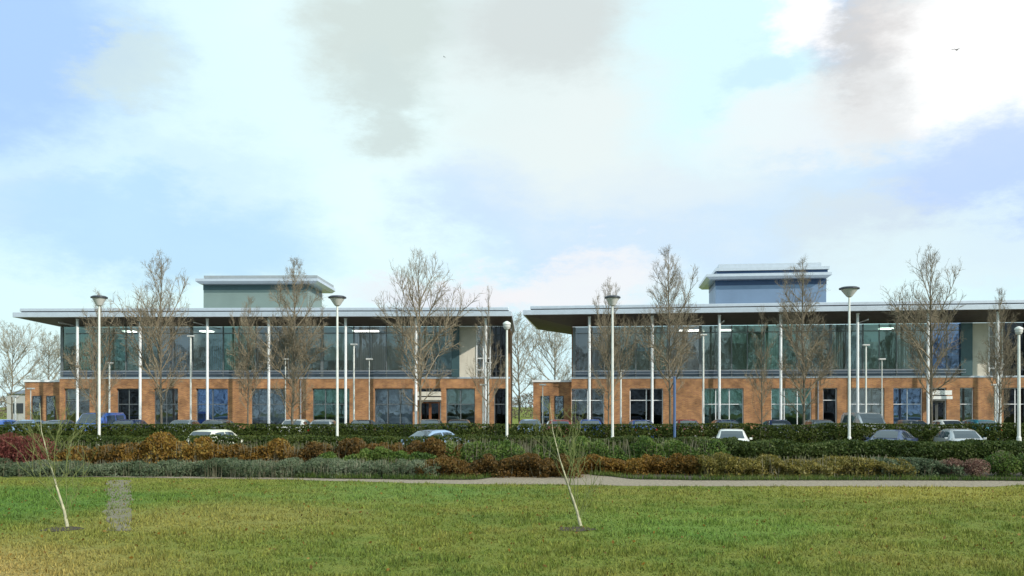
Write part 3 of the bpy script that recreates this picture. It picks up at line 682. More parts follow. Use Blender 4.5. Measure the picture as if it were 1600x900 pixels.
    wr = 0.31
    for sx in (-0.31, 0.31):
        for sy in (-1, 1):
            yc = sy * 0.80; mb = MB(); n = 20
            prof = [(wr * 0.62, -0.10), (wr * 0.95, -0.10), (wr, -0.06), (wr, 0.06), (wr * 0.95, 0.10), (wr * 0.62, 0.10)]
            mb.loft([[(sx * L + q * math.cos(2 * math.pi * i / n), yc + o_, wr + q * math.sin(2 * math.pi * i / n)) for i in range(n)] for q, o_ in prof])
            wh = mb.build('wheel', 'tyre', r)
            mb = MB(); mb.loft([[(sx * L + q * math.cos(2 * math.pi * i / n), yc + sy * o_, wr + q * math.sin(2 * math.pi * i / n)) for i in range(n)] for q, o_ in [(wr * .6, .085), (wr * .55, .105), (wr * .2, .108), (wr * .1, .112)]])
            mb.build('rim', 'alloy', wh)
    for sy in (-1, 1):
        mb = MB(); mb.box(0.465 * L, 0.487 * L, sy * 0.62 - 0.13, sy * 0.62 + 0.13, 0.62, 0.74); mb.build('headlight', 'clear_lens', r, bevel=0.02)
        zt = 0.98 if style == 'van' else 0.84
        mb = MB(); mb.box(-0.498 * L, -0.472 * L, sy * 0.68 - 0.08, sy * 0.68 + 0.08, zt - .12, zt + .06); mb.build('tail_light', 'red_lens', r, bevel=0.02)
        mb = MB(); mb.box(0.13 * L, 0.16 * L, sy * 0.95 - 0.07, sy * 0.95 + 0.07, 0.93, 1.04); mb.build('mirror', 'paint_' + paint, r, bevel=0.02)
    mb = MB(); mb.box(-0.5 * L - 0.012, -0.5 * L + 0.002, -0.26, 0.26, 0.50, 0.61); mb.build('number_plate', 'plate', r)
    mb = MB(); mb.box(0.495 * L, 0.5 * L + 0.012, -0.26, 0.26, 0.36, 0.47); mb.build('number_plate', 'white_paint', r)
    return r
simple('car_glass_solid', (0.03, 0.045, 0.06), 0.05, 0.0, 0.02, coat=1)
protoc = {}
def car(px, Y, paint, style, face, label, dz=0.0):
    key = (paint, style)
    if key in protoc: r = copy_tree(protoc[key])
    else: r = make_car(paint, style); protoc[key] = r
    r.location = (X(px, Y), Y, gz(Y) + (0.012 if Y < 50 else 0.008)); r.rotation_euler = (0, 0, math.radians(face))
    tag(r, label, 'car' if style != 'van' else 'van', 'cars standing on the road behind the near hedge' if Y < 50 else 'cars parked in front of the buildings')
car(341, 46.3, 'cream', 'hatch', 76, 'cream hatchback roof above the hedge before the left half of the left building')
car(684, 46.3, 'paleblue', 'saloon', 52, 'light blue saloon roof showing above the hedge before the left building')
car(1143, 46.3, 'white', 'hatch', 258, 'white hatchback roof above the hedge before the right building')
car(1391, 46.3, 'navy', 'saloon', 230, 'dark blue saloon roof low above the hedge at the right')
car(1502, 46.3, 'silver', 'hatch', 262, 'silver hatchback roof above the hedge at the far right')
CP = [(8, 'blue', 'hatch', 90, 'blue hatchback parked at the left edge of the photo'), (44, 'paleblue', 'saloon', 270, 'pale blue saloon parked left of the thin lamp'), (96, 'grey', 'saloon', 90, 'grey saloon parked between the pale blue and the bright blue car'),
      (154, 'blue', 'van', 270, 'bright blue van parked behind the leftmost tall lamp'), (208, 'navy', 'hatch', 90, 'navy hatchback parked right of the bright blue van'), (286, 'silver', 'saloon', 270, 'silver saloon parked left of the blue ground floor window of the left building'),
      (345, 'grey', 'hatch', 90, 'grey hatchback parked behind the cream hatchback'), (460, 'white', 'hatch', 270, 'white hatchback parked beneath the bare tree of the left building'), (508, 'silver', 'hatch', 90, 'silver hatchback parked left of the tall lamp'), (566, 'black', 'saloon', 270, 'black saloon parked before the amber brick pier'),
      (672, 'grey', 'hatch', 270, 'grey hatchback parked before the bronze doors'), (718, 'black', 'hatch', 90, 'black hatchback parked right of the bronze doors'),
      (828, 'paleblue', 'hatch', 270, 'pale blue hatchback parked in the gap between the buildings'), (872, 'red', 'hatch', 90, 'dark red hatchback parked in the gap between the buildings'), (922, 'blue', 'hatch', 270, 'blue hatchback parked left of the tall lamp of the right building'),
      (1000, 'blue', 'saloon', 90, 'blue saloon parked between the tall lamp and the blue post'), (1074, 'red', 'hatch', 270, 'dark red hatchback parked just right of the blue post'), (1130, 'navy', 'hatch', 90, 'navy hatchback parked before the teal window'), (1215, 'navy', 'saloon', 270, 'navy saloon parked below the navy topped plant room'),
      (1275, 'grey', 'hatch', 90, 'grey hatchback parked left of the tall lamp near the navy topped plant room'), (1352, 'silver', 'van', 270, 'silver van parked in front of the pale blinds'), (1420, 'grey', 'saloon', 90, 'grey saloon parked before the blue ground floor window'),
      (1482, 'white', 'saloon', 270, 'white saloon parked before the grey entrance door'), (1522, 'teal', 'hatch', 90, 'teal hatchback parked right of the grey entrance door')]
for px, p, s, f_, lab in CP: car(px, 57.6, p, s, f_ + random.uniform(-2, 2), lab)

# ------------------------------------------------------------------ buildings
def make_building(px0, pxw, theta, wins, door, glz_end, link, tips, P, label, right_ext):
    """px0: pixel of the left end of the upper glazing; pxw(o): pixel helper"""
    th = math.radians(theta); c, sn = math.cos(th), math.sin(th)
    Y0 = 66.0; P0 = (X(px0, Y0), Y0); zg = -0.6
    root = empty('office_building', (P0[0], P0[1], 0), -th)
    tag(root, label, 'office building')
    def s(px, d=0.0):
        u = (px - 800.0) / F
        return (u * (P0[1] + d * c) - P0[0] - d * sn) / (c + u * sn)
    zB = 3.75; zL = 3.03; zT = 7.62; base = zg - 0.1
    O = px0 - 95   # pixel offset against the left building
    def S(px, d=0.0): return s(px + O, d)
    xend = s(right_ext) if right_ext else S(797)
    wall_end = xend
    gE = S(glz_end)
    # --- brick ground floor with openings
    ops = sorted([(S(a), S(b), zb_, zt_, *rest) for (a, b, zb_, zt_, *rest) in wins], key=lambda q: q[0])
    mb = MB(); cur = S(93); dep = 0.35
    for (a, b, zb_, zt_, *rest) in ops:
        mb.box(cur, a, 0, dep, base, zL)
        if zb_ > base + 0.2: mb.box(a, b, 0.002, dep, base, zb_)
        if zt_ < zL: mb.box(a, b, 0.002, dep, zt_, zL)
        cur = b
    mb.box(cur, wall_end, 0, dep, base, zL)
    mb.box(S(93), wall_end, -0.003, dep, zL, zB)
    mb.build('wall', 'brick', root)
    mb = MB(); mb.box(S(93), wall_end, -0.05, 0.02, zB + 0.001, zB + 0.12); mb.build('coping', 'fascia_metal', root)
    # side and back walls
    mb = MB(); D = P.get('D', 8)
    mb.box(S(93), S(93) + 0.3, dep + 0.003, D, base, zT); mb.box(wall_end - 0.3, wall_end, dep + 0.003, D, base, zT); mb.box(S(93) + 0.302, wall_end - 0.302, D - 0.3, D, base, zT)
    mb.build('wall', P['side'], root)
    # interior shell: floors, ceiling, back walls
    mb = MB(); mb.box(S(93) + .31, wall_end - .31, dep + .01, 6.5, zB - 0.35, zB + 0.0); mb.box(S(93) + .31, wall_end - .31, 0.2, 6.5, zT - 0.12, zT - 0.02); mb.build('floor_slab', 'office_wall', root)
    mb = MB(); mb.box(S(93) + .31, wall_end - .31, 6.5, 6.7, base, zT - .13); mb.build('core_wall', 'office_wall', root)
    for q in (0.27, 0.55, 0.8):
        x_ = S(93) + (wall_end - S(93)) * q; mb = MB(); mb.box(x_, x_ + 0.15, 2.0, 6.48, zB + .01, zT - .14); mb.build('partition', 'office_wall', root)
    # low brick wing on the left
    mb = MB(); mb.box(S(32), S(93) - 0.003, 0.6, 6, base, zB - 0.22); w_ = mb.build('side_wing', 'brick', root)
    mb = MB(); mb.box(S(32) - .08, S(93) - 0.01, 0.5, 6.1, zB - 0.218, zB - 0.06); mb.build('coping', 'white_metal', w_)
    for (a, b) in ((44, 58), (66, 80)):
        mb = MB(); mb.box(S(a), S(b), 0.56, 0.585, 0.4, 2.5); w2 = mb.build('window', 'dark_trim', root)
        mb = MB(); mb.box(S(a) + .06, S(b) - .06, 0.545, 0.556, 0.46, 2.44); mb.build('pane', 'glass_grey', w2)
    # --- ground floor windows
    for (a, b, zb_, zt_, gl, bl) in ops:
        w = b - a; nm = max(1, round(w / 1.05))
        mb = MB(); t_ = 0.06; y0, y1 = 0.20, 0.27
        mb.box(a, b, y0, y1, zb_, zb_ + t_); mb.box(a, b, y0, y1, zt_ - t_, zt_)
        for k in range(nm + 1):
            xx = a + (w - t_) * k / nm; mb.box(xx, xx + t_, y0 + .002, y1 - .002, zb_ + t_, zt_ - t_)
        mb.box(a + t_, b - t_, y0 + .004, y1 - .004, zb_ + (zt_ - zb_) * 0.68, zb_ + (zt_ - zb_) * 0.68 + 0.05)
        fr = mb.build('window', P['frame'], root)
        mb = MB(); mb.quad([(a + .01, 0.235, zb_ + .01), (b - .01, 0.235, zb_ + .01), (b - .01, 0.235, zt_ - .01), (a + .01, 0.235, zt_ - .01)]); mb.build('pane', gl, fr)
        if zb_ > base + 0.2:
            mb = MB(); mb.box(a - .04, b + .04, -0.05, 0.12, zb_ - 0.06, zb_ - 0.003); mb.build('sill', 'render_grey', fr)
        if bl:
            kind, frac = bl
            for k in range(nm):
                f2 = frac * random.uniform(0.75, 1.1); xa = a + w * k / nm + .07; xb = a + w * (k + 1) / nm - .03
                mb = MB(); nsl = max(3, int((zt_ - zb_) * f2 / 0.09)); z = zt_ - .05
                for q in range(nsl):
                    mb.box(xa, xb, 0.30, 0.32 , z - 0.075, z); z -= 0.083
                mb.build('blind', kind, fr)
    # door
    a, b, zt_, dm, cm = door; a = S(a); b = S(b)
    fr = None
    mb = MB(); mb.box(a, b, 0.10, 0.16, zt_, zt_ + 0.09); mb.box(a, a + .07, 0.10, 0.16, base + .1, zt_); mb.box(b - .07, b, 0.10, 0.16, base + .1, zt_); mb.build('door_frame', 'white_metal', root)
    for k in range(2):
        xa = a + .08 + (b - a - .16) * k / 2; xb = xa + (b - a - .16) / 2 - .01
        mb = MB(); z0 = -0.47
        mb.box(xa, xb, .12, .15, z0, z0 + .3); mb.box(xa, xb, .12, .15, zt_ - .12, zt_ - .01); mb.box(xa, xa + .09, .12, .15, z0 + .3, zt_ - .12); mb.box(xb - .09, xb, .12, .15, z0 + .3, zt_ - .12)
        d_ = mb.build('door', dm, root)
        mb = MB(); mb.quad([(xa + .09, .135, z0 + .3), (xb - .09, .135, z0 + .3), (xb - .09, .135, zt_ - .12), (xa + .09, .135, zt_ - .12)]); mb.build('pane', 'glass_dark', d_)
        mb = MB(); hx = xb - .06 if k == 0 else xa + .03; mb.box(hx, hx + .03, .06, .09, 0.35, 0.75); mb.box(hx, hx + .03, .088, .12, .36, .39); mb.box(hx, hx + .03, .088, .12, .71, .74); mb.build('handle', 'white_metal', d_)
    mb = MB(); mb.box(a - .12, b + .05, -1.0, 0.1, zt_ + .10, zt_ + .32); mb.box(a - .1, b + .03, -.95, 0.1, zt_ + .40, zt_ + .72); mb.build('door_canopy', cm, root, bevel=0.02)
    # --- upper curtain wall: each bay a part
    x = 0.0; k = 0; bw = gE / round(gE / 2.4)
    nb = round(gE / bw); zs = zB + 0.13; z1 = 4.32; z2 = 7.08
    gls = P['glass']
    for k in range(nb):
        xa = k * bw; xb = xa + bw
        mb = MB(); t_ = 0.07 if k % 4 else 0.20
        mb.box(xa, xa + t_, -0.06, 0.06, zs, zT - .02); mb.box(xa + bw / 2 - .03, xa + bw / 2 + .03, -0.03, 0.05, z1 + .06, zT - .02)
        for z in (z1, z2): mb.box(xa + t_ + .001, xb - .001, -0.045, 0.05, z, z + 0.06)
        fr = mb.build('curtain_wall_frame', 'mullion', root)
        for (p, q) in ((xa + t_, xa + bw / 2), (xa + bw / 2, xb)):
            g_ = gls(k, nb)
            mb = MB(); mb.quad([(p, 0.01, z1 + .06), (q, 0.01, z1 + .06), (q, 0.01, z2), (p, 0.01, z2)]); mb.build('pane', g_, fr)
            mb = MB(); mb.quad([(p, 0.012, z2 + .06), (q, 0.012, z2 + .06), (q, 0.012, zT), (p, 0.012, zT)]); mb.build('pane', g_, fr)
            if random.random() < 0.6:
                f2 = random.choice((0.25, 0.45, 0.7, 1.0)); mb = MB(); z = z2 + .02; zend = z2 - (z2 - z1) * f2
                if random.random() < 0.5:
                    nv = int((q - p) / 0.16)
                    for v in range(nv): mb.box(p + .04 + v * .16, p + .04 + v * .16 + .115, .20, .215, z1 + .1, z2)
                else:
                    while z > zend: mb.box(p + .03, q - .03, .20, .215, z - .075, z); z -= .095
                mb.build('blind', random.choice(('blind', 'blind', 'blind_blue')), fr)
        mb = MB(); mb.box(xa + t_ + .002, xb - .002, -0.02, 0.05, zs, z1 - .002); mb.build('spandrel_panel', P['spandrel'], root)
    mb = MB(); mb.box(0, gE, -0.35, -0.30, z1 - 0.05, z1 + 0.0); mb.box(0, gE, -.35, -.31, zs + .2, zs + .23)
    for k in range(nb + 1): mb.box(k * bw - .02 + (0.04 if k == 0 else 0), k * bw + .02, -0.345, -0.05, zs + .24, zs + .28)
    mb.build('rail', 'gutter_metal', root)
    # lit ceiling panels inside
    for (px, z) in P['lights']:
        xx = S(px); mb = MB(); mb.box(xx - .45, xx + .45, 2.0, 2.7, zT - .20, zT - .125); mb.build('ceiling_light', 'lit_panel', root)
    # --- link and end tower
    for spec in link:
        kind, a, b = spec[:3]; a = S(a); b = min(S(b), wall_end - 0.31) if kind == 'tower' and not right_ext else S(b)
        if kind == 'cream':
            mb = MB(); mb.box(a, b, 0.02, 0.30, zB + .125, zT - .02); mb.build('rendered_wall', spec[3], root)
        elif kind == 'post':
            mb = MB(); mb.box(a, b, -0.20, 0.018, zB + .125, zT - .02); mb.build('pilaster', spec[3], root)
        elif kind == 'frames':
            mb = MB()
            for k in range(3): xx = a + (b - a - .09) * k / 2; mb.box(xx, xx + .09, -.04, .06, zB + .125, zT - .02)
            for z in (zB + .6, 5.2, 6.6): mb.box(a + .09, b - .09, -.03, .05, z, z + .08)
            fr = mb.build('stair_window', 'white_metal', root)
            mb = MB(); mb.quad([(a, .02, zB + .13), (b, .02, zB + .13), (b, .02, zT - .02), (a, .02, zT - .02)]); mb.build('pane', 'glass_grey', fr)
            mb = MB(); mb.box(a, b, 1.5, 1.6, zB + .02, zT - .2); mb.build('stair_wall', 'render_cream', root)
        elif kind == 'tower':
            mb = MB()
            for k in range(4): xx = a + (b - a - .08) * k / 3; mb.box(xx, xx + .08, -.05, .06, zB + .125, zT - .02)
            for z in (zB + .5, 5.4, 6.9): mb.box(a + .08, b - .08, -.04, .05, z, z + .07)
            fr = mb.build('stair_window', 'dark_trim', root)
            mb = MB(); mb.quad([(a, .02, zB + .13), (b, .02, zB + .13), (b, .02, zT - .02), (a, .02, zT - .02)]); mb.build('pane', spec[3], fr)
    # --- roof: soffit rising outwards, fascia, upper band, deck
    ov = -3.5; ze = P.get('ze', 8.0)
    xl = s(tips[0], ov); xr = (wall_end + 2.5) if right_ext else s(tips[1], ov)
    yb = D + 0.5
    mb = MB(); i0, i1 = -0.02, wall_end + 0.02
    mb.quad([(xl, ov, ze), (xr, ov, ze), (i1, -0.06, zT), (i0, -0.06, zT)]); mb.quad([(xl, yb, ze), (xl, ov, ze), (i0, -0.06, zT), (i0, D, zT)])
    mb.quad([(xr, ov, ze), (xr, yb, ze), (i1, D, zT), (i1, -0.06, zT)]); mb.quad([(xr, yb, ze), (xl, yb, ze), (i0, D, zT), (i1, D, zT)])
    mb.build('soffit', 'soffit_board', root)
    mb = MB(); zf = ze + .33
    mb.box(xl, xr, ov - 0.04, ov + 0.10, ze - .02, zf); mb.box(xl, xl + .12, ov + .102, yb, ze - .02, zf); mb.box(xr - .12, xr, ov + .102, yb, ze - .02, zf)
    mb.build('fascia', 'fascia_metal', root, bevel=0.02)
    ul = s(tips[0] + 14, ov + .6); ur = xr - .35
    mb = MB(); mb.box(ul, ur, ov + .55, yb - .5, zf + .001, zf + .11); mb.build('shadow_gap', 'dark_trim', root)
    mb = MB(); mb.box(ul - .1, ur + .1, ov + .5, yb - .4, zf + .112, zf + .34); mb.build('roof_edge', 'fascia_metal', root, bevel=0.03)
    mb = MB(); x0r, x1r, y0r, y1r = ul + .1, ur - .1, ov + .8, yb - .7; mb.quad([(x0r, y0r, zf + .342), (x1r, y0r, zf + .342), (x1r - 3, (y0r + y1r) / 2, zf + .75), (x0r + 3, (y0r + y1r) / 2, zf + .75)])
    mb.quad([(x1r, y1r, zf + .342), (x0r, y1r, zf + .342), (x0r + 3, (y0r + y1r) / 2, zf + .75), (x1r - 3, (y0r + y1r) / 2, zf + .75)])
    mb.quad([(x0r, y1r, zf + .342), (x0r, y0r, zf + .342), (x0r + 3, (y0r + y1r) / 2, zf + .75)]); mb.quad([(x1r, y0r, zf + .342), (x1r, y1r, zf + .342), (x1r - 3, (y0r + y1r) / 2, zf + .75)])
    mb.build('roof', 'roof_sheet', root)
    # plant room on the roof
    yp = 2.6; pa_, pb_ = s(P['plant'][0], yp), s(P['plant'][1], yp); zw0 = ze + .3
    mb = MB(); mb.box(pa_, pb_, yp, yp + 4.6, zw0, P['pz'][0]); pr = mb.build('plant_room', P['plantmat'], root)
    mb = MB(); mb.box(pa_ - .02, pb_ + .02, yp - .02, yp + 4.62, P['pz'][0] - .38, P['pz'][0] + .001); mb.build('louvre_band', P['louvre'], pr)
    e0, e1 = s(P['plant'][2], yp - .9), s(P['plant'][3], yp - .9)
    z = P['pz'][0] + .003
    mb = MB()
    mb.loft([[(e0 + .25, yp - .7, z), (e1 - .25, yp - .7, z), (e1 - .25, yp + 5.2, z), (e0 + .25, yp + 5.2, z)], [(e0, yp - .9, z + .18), (e1, yp - .9, z + .18), (e1, yp + 5.3, z + .18), (e0, yp + 5.3, z + .18)], [(e0, yp - .9, z + .38), (e1, yp - .9, z + .38), (e1, yp + 5.3, z + .38), (e0, yp + 5.3, z + .38)]])
    mb.build('roof_slab', 'fascia_metal', pr)
    z += .381
    if P.get('double'):
        mb = MB(); mb.box(e0 + .8, e1 - .2, yp - .45, yp + 5.0, z, z + .26); mb.build('louvre_band', 'panel_navy', pr); z += .262
        mb = MB(); mb.box(e0 + .7, e1 - .1, yp - .6, yp + 5.1, z, z + .22); z += .222; mb.box(e0 + 1.0, e1 - .6, yp - .2, yp + 4.8, z, z + .34); mb.build('roof_slab', 'fascia_metal', pr)
    else:
        mb = MB(); mb.box(e0 + .6, e1 - .15, yp - .5, yp + 5.0, z, z + .06); mb.build('shadow_gap', 'dark_trim', pr); z += .062
        mb = MB(); mb.box(e0 + .55, e1 - .1, yp - .6, yp + 5.1, z, z + .20); mb.build('roof_slab', 'roof_sheet', pr)
    # columns under the eaves
    yc = ov + 0.75
    zc = ze - (0.75 / 3.45) * (ze - zT) + .02
    for px in P['cols']:
        xx = S(px, yc)
        if xx > wall_end + 2: continue
        mb = MB(); mb.lathe([(0.16, base), (0.16, -0.35), (0.095, -0.3), (0.095, zc - .1), (0.14, zc)], xx, yc, 14); mb.build('column', 'white_metal', root)
    for px in P['cols'][::2]:
        xx = S(px)
        if xx < gE:
            mb = MB(); mb.box(xx - .03, xx + .03, yc + 0.09, -0.06, zT + .02, zT + .10); mb.build('brace', 'white_metal', root)
    # downpipe / services cupboard on wall
    mb = MB(); mb.lathe([(0.05, base), (0.05, zB - .1)], S(P['pipe']), -0.06, 10); mb.build('downpipe', 'gutter_metal', root)
    return root

B0 = -0.7
def glL(k, n): return 'glass_green' if k < 2 or k in (5,) else ('glass_teal' if (k * 7) % 3 else 'glass_grey')
def glR(k, n):
    if k >= n - 1: return 'glass_blue'
    return 'glass_green' if k in (5, 6, 9) else ('glass_teal' if (k * 5) % 3 else 'glass_grey')
winsL = [(100, 140, .2, 3.03, 'glass_grey', ('blind', .4)), (182, 218, B0, 3.03, 'glass_dark', None), (240, 278, B0, 3.03, 'glass_grey', None), (306, 356, B0, 3.03, 'glass_blue', ('blind', .38)), (392, 446, B0, 3.03, 'glass_grey', ('blind_blue', .85)),
         (488, 546, B0, 3.03, 'glass_green', ('blind', .3)), (585, 645, B0, 3.03, 'glass_grey', ('blind_blue', .9)), (655, 689, B0, 3.03, 'glass_dark', None), (697, 742, B0, 3.03, 'glass_teal', ('blind', .35)), (772, 794, B0, 3.03, 'glass_dark', None)]
winsR = [(92, 144, .2, 3.03, 'glass_grey', None), (184, 236, .2, 3.03, 'glass_dark', ('blind', .35)), (297, 362, B0, 3.03, 'glass_green', ('blind', .4)), (405, 468, B0, 3.03, 'glass_green', ('blind', .4)), (486, 508, .2, 3.03, 'glass_dark', None),
         (525, 582, B0, 3.03, 'glass_grey', ('blind', .75)), (596, 642, B0, 3.03, 'glass_blue', None), (650, 679, B0, 3.03, 'glass_dark', None), (700, 722, B0, 3.03, 'glass_teal', None), (768, 808, B0, 3.03, 'glass_dark', None), (850, 890, B0, 3.03, 'glass_dark', None)]
cols = [121, 219, 324, 420, 540, 650, 759]
make_building(95, None, 1.2, winsL, (655, 689, 2.05, 'door_bronze', 'render_cream'), 706,
              [('post', 706, 718, 'panel_slate'), ('cream', 718, 744, 'render_cream'), ('frames', 744, 767), ('tower', 767, 797, 'glass_dark')],
              (20, 800), dict(side='brick', frame='mullion', spandrel='spandrel', glass=glL, lights=[(305, 0), (552, 0), (573, 0), (180, 0)], plant=(318, 481, 305, 496), pz=(11.05, 0), plantmat='panel_sage', louvre='panel_slate', cols=cols, pipe=470),
              'two storey brick and glass office with a sage green rooftop plant room', None)
make_building(895, None, 6.5, winsR, (650, 679, 2.1, 'door_grey', 'white_paint'), 706,
              [('post', 700, 718, 'panel_slate'), ('cream', 718, 744, 'render_cream'), ('frames', 744, 767), ('tower', 767, 900, 'glass_dark')],
              (817, 0), dict(side='brick', frame='white_metal', spandrel='spandrel', glass=glR, lights=[(275, 0), (290, 0), (340, 0), (600, 0)], plant=(1118, 1291, 1104, 1300), pz=(11.25, 0), plantmat='panel_blue', louvre='panel_navy', double=True, ze=8.2, cols=cols + [860], pipe=478),
              'two storey brick and glass office with a navy and blue rooftop plant room', 1715)
# small distant building left
r = empty('distant_building', (X(80, 140), 140, -0.6)); tag(r, 'low pale building far behind the cars at the left', 'building')
mb = MB(); mb.box(-7, 8, 0, 10, -0.2, 4.3); mb.build('wall', 'far_wall', r)
mb = MB(); mb.loft([[(-7.4, -.4, 4.3), (8.4, -.4, 4.3), (8.4, 10.4, 4.3), (-7.4, 10.4, 4.3)], [(-6, 4, 5.1), (7, 4, 5.1), (7, 6, 5.1), (-6, 6, 5.1)]]); mb.build('roof', 'far_roof', r)
for k in range(5):
    mb = MB(); mb.box(-6 + k * 2.8, -4.4 + k * 2.8, -.05, -.01, 1.2, 2.8); mb.build('window', 'dark_trim', r)

# ------------------------------------------------------------------ birds
def bird(px, py, Y, sc, rz, label):
    mb = MB(); n = 8
    body = [(-.17, .004, 0), (-.12, .02, 0), (-.04, .045, 0), (.04, .05, .005), (.10, .035, .012), (.13, .026, .02), (.155, .024, .022), (.175, .010, .02), (.20, .003, .015)]
    mb.loft([[(x, q * math.cos(2 * math.pi * i / n), z + q * 0.9 * math.sin(2 * math.pi * i / n)) for i in range(n)] for x, q, z in body])
    for sg in (-1, 1):
        secs = [(.03, .08, -.06, .01), (.16, .07, -.05, .075), (.30, .03, -.06, .06), (.42, -.03, -.06, .02)]
        mb.loft([[(xa, sg * y, z), ((xa + xb) / 2, sg * y, z + .008), (xb, sg * y, z), ((xa + xb) / 2, sg * y, z - .006)] for y, xa, xb, z in secs])
    mb.loft([[(-.14, -.012, 0), (-.14, .012, 0), (-.14, .012, .006), (-.14, -.012, .006)], [(-.26, -.045, 0), (-.26, .045, 0), (-.26, .045, .004), (-.26, -.045, .004)]])
    o = mb.build('bird', 'feather'); o.location = (X(px, Y), Y, Zp(py, Y)); o.scale = (sc,) * 3; o.rotation_euler = (0.25, 0.1, rz)
    tag(o, label, 'bird')
bird(1494, 78, 90, 1.3, 0.6, 'dark bird flying against the white cloud at the upper right')
bird(694, 89, 150, 0.75, 2.4, 'tiny distant bird flying below the grey cloud at the upper middle')

# ------------------------------------------------------------------ sky
w = bpy.data.worlds.new('World'); scene.world = w; w.use_nodes = True
nt = w.node_tree; bg = nt.nodes['Background']; bg.inputs['Strength'].default_value = 0.1
SUN_EL, SUN_AZ = 27.0, 128.0
sky = nt.nodes.new('ShaderNodeTexSky'); sky.sky_type = 'NISHITA'; sky.sun_disc = False
sky.sun_elevation = math.radians(SUN_EL); sky.sun_rotation = math.radians(SUN_AZ); sky.air_density = 1.0; sky.dust_density = 1.5
tc = nt.nodes.new('ShaderNodeTexCoord')
mp = nt.nodes.new('ShaderNodeMapping'); mp.inputs['Scale'].default_value = (1, 1, 2.2); nt.links.new(tc.outputs['Generated'], mp.inputs['Vector'])
nz = nt.nodes.new('ShaderNodeTexNoise'); nz.inputs['Scale'].default_value = 5.5; nz.inputs['Detail'].default_value = 8; nz.inputs['Roughness'].default_value = 0.66
nt.links.new(mp.outputs['Vector'], nz.inputs['Vector'])
ds = nt.nodes.new('ShaderNodeVectorMath'); ds.operation = 'SUBTRACT'; ds.inputs[1].default_value = (0.5, 0.5, 0.5); nt.links.new(nz.outputs['Color'], ds.inputs[0])
dm = nt.nodes.new('ShaderNodeVectorMath'); dm.operation = 'SCALE'; dm.inputs['Scale'].default_value = 0.19; nt.links.new(ds.outputs[0], dm.inputs[0])
da = nt.nodes.new('ShaderNodeVectorMath'); da.operation = 'ADD'; nt.links.new(tc.outputs['Generated'], da.inputs[0]); nt.links.new(dm.outputs[0], da.inputs[1])
def K(c, s=8.9): return tuple(v * s for v in c) + (1,)
# thin bright veil over the sky
n3 = nt.nodes.new('ShaderNodeTexNoise'); n3.inputs['Scale'].default_value = 2.4; n3.inputs['Detail'].default_value = 7; nt.links.new(mp.outputs['Vector'], n3.inputs['Vector'])
vr = nt.nodes.new('ShaderNodeValToRGB'); e = vr.color_ramp.elements
e[0].position = 0.36; e[0].color = (0.60, 0.83, 0.93, 1); e[1].position = 0.60; e[1].color = (0.74, 0.95, 0.96, 1)
nt.links.new(n3.outputs['Fac'], vr.inputs['Fac'])
vs = nt.nodes.new('ShaderNodeVectorMath'); vs.operation = 'SCALE'; vs.inputs['Scale'].default_value = 9.8; nt.links.new(vr.outputs['Color'], vs.inputs[0])
mx = nt.nodes.new('ShaderNodeMix'); mx.data_type = 'RGBA'; mx.inputs['Factor'].default_value = 0.93
nt.links.new(sky.outputs['Color'], mx.inputs[6]); nt.links.new(vs.outputs[0], mx.inputs[7]); cur = mx.outputs[2]
BL = [ # px, py, radius(deg-ish tangent), z squash, colour, amount
    (640, 130, 0.34, 1.2, (0.84, 1.04, 1.06), 0.85), (330, 180, 0.22, 1.3, (0.76, 0.98, 1.02), 0.7), (1150, 300, 0.35, 1.9, (0.78, 0.93, 1.0), 0.6), (60, 420, 0.30, 2.2, (0.76, 1.0, 1.0), 0.8),
    (20, 60, 0.16, 1.1, (0.44, 0.66, 1.0), 1.0), (10, 310, 0.10, 2.2, (0.56, 0.76, 1.02), 0.7), (330, 290, 0.14, 2.0, (0.58, 0.80, 1.0), 0.5),
    (250, 370, 0.26, 3.5, (0.50, 0.76, 0.98), 0.85), (740, 300, 0.10, 1.5, (0.58, 0.74, 1.0), 0.7), (900, 345, 0.20, 2.6, (0.60, 0.78, 1.0), 0.8), (1140, 330, 0.26, 2.6, (0.60, 0.78, 0.98), 0.8),
    (880, 130, 0.22, 1.3, (0.80, 0.90, 0.90), 0.9), (1010, 260, 0.22, 1.9, (0.84, 0.92, 0.92), 0.6), (600, 50, 0.105, 0.75, (0.66, 0.76, 0.74), 1.0), (590, 150, 0.055, 1.0, (0.64, 0.75, 0.74), 0.8), (860, 20, 0.15, 1.4, (0.66, 0.72, 0.72), 0.85), (175, 105, 0.065, 1.4, (0.68, 0.82, 0.80), 0.7),
    (1150, 80, 0.15, 1.0, (0.72, 0.98, 1.04), 0.95), (1170, 110, 0.05, 1.3, (0.62, 0.86, 1.08), 0.8), (1335, 45, 0.075, 1.0, (0.46, 0.72, 1.05), 1.0), (1375, 95, 0.10, 0.9, (0.66, 0.66, 0.66), 0.95), (1420, 20, 0.06, 1.0, (0.70, 0.69, 0.69), 0.95), (1420, 165, 0.05, 1.5, (0.70, 0.74, 0.76), 0.8),
    (1560, 90, 0.13, 0.9, (1.15, 1.16, 1.16), 1.0), (1260, 20, 0.05, 1.0, (1.05, 1.04, 1.04), 0.9), (1560, 300, 0.17, 1.6, (0.52, 0.68, 1.0), 0.9), (1350, 350, 0.10, 2.2, (0.70, 0.80, 0.84), 0.7), (1520, 395, 0.22, 4.0, (0.76, 0.92, 0.96), 0.8), (1260, 200, 0.13, 2.5, (0.90, 0.92, 0.93), 0.6),
    (690, 450, 0.14, 4.0, (0.86, 0.84, 0.90), 0.7), (870, 440, 0.16, 4.0, (0.95, 0.92, 0.93), 0.7)]
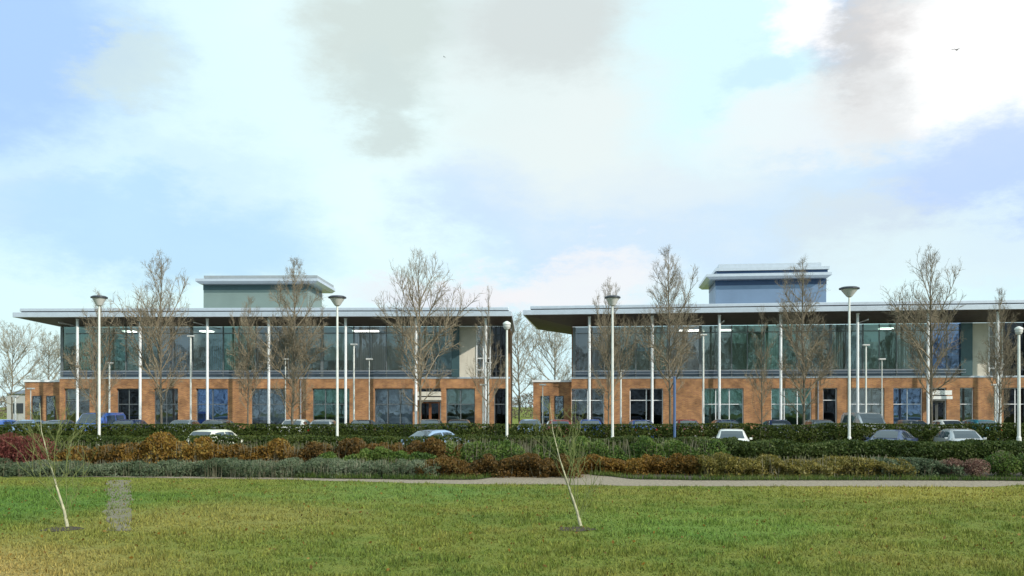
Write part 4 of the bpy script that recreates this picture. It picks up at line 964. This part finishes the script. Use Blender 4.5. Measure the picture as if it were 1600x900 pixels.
for (px, py, rad, sq, cc, amt) in BL:
    v = Vector(((px - 800) / F, 1.0, (HY - py) / F)).normalized()
    sb = nt.nodes.new('ShaderNodeVectorMath'); sb.operation = 'SUBTRACT'; sb.inputs[1].default_value = v; nt.links.new(da.outputs[0], sb.inputs[0])
    ml = nt.nodes.new('ShaderNodeVectorMath'); ml.operation = 'MULTIPLY'; ml.inputs[1].default_value = (1, 1, sq); nt.links.new(sb.outputs[0], ml.inputs[0])
    ln = nt.nodes.new('ShaderNodeVectorMath'); ln.operation = 'LENGTH'; nt.links.new(ml.outputs[0], ln.inputs[0])
    mr = nt.nodes.new('ShaderNodeMapRange'); mr.interpolation_type = 'SMOOTHSTEP'; mr.inputs['From Min'].default_value = rad; mr.inputs['From Max'].default_value = rad * 0.35; mr.inputs['To Max'].default_value = amt
    nt.links.new(ln.outputs['Value'], mr.inputs['Value'])
    m2 = nt.nodes.new('ShaderNodeMix'); m2.data_type = 'RGBA'; m2.inputs[7].default_value = K(cc)
    nt.links.new(mr.outputs['Result'], m2.inputs['Factor']); nt.links.new(cur, m2.inputs[6]); cur = m2.outputs[2]
nt.links.new(cur, bg.inputs['Color'])
w.cycles.sampling_method = 'MANUAL'; w.cycles.sample_map_resolution = 512

ld = bpy.data.lights.new('sun', 'SUN'); ld.energy = 3.4; ld.angle = math.radians(0.6); ld.color = (1.0, 0.93, 0.82)
lo = bpy.data.objects.new('sun', ld); col.objects.link(lo)
az, el = math.radians(SUN_AZ), math.radians(SUN_EL)
to_sun = Vector((math.sin(az) * math.cos(el), math.cos(az) * math.cos(el), math.sin(el)))
lo.rotation_euler = (-to_sun).to_track_quat('-Z', 'Y').to_euler()

cam = bpy.data.cameras.new('camera'); co = bpy.data.objects.new('camera', cam); col.objects.link(co)
co.location = (0, 0, EYE); co.rotation_euler = (math.radians(90), 0, 0)
cam.sensor_width = 36; cam.lens = F / 1600 * 36; cam.shift_y = (HY - 450) / 1600; cam.clip_end = 5000; cam.clip_start = 0.1
scene.camera = co
scene.view_settings.view_transform = 'Standard'; scene.view_settings.look = 'None'; scene.view_settings.exposure = 0.2; scene.view_settings.gamma = 1
scene.cycles.transparent_max_bounces = 12
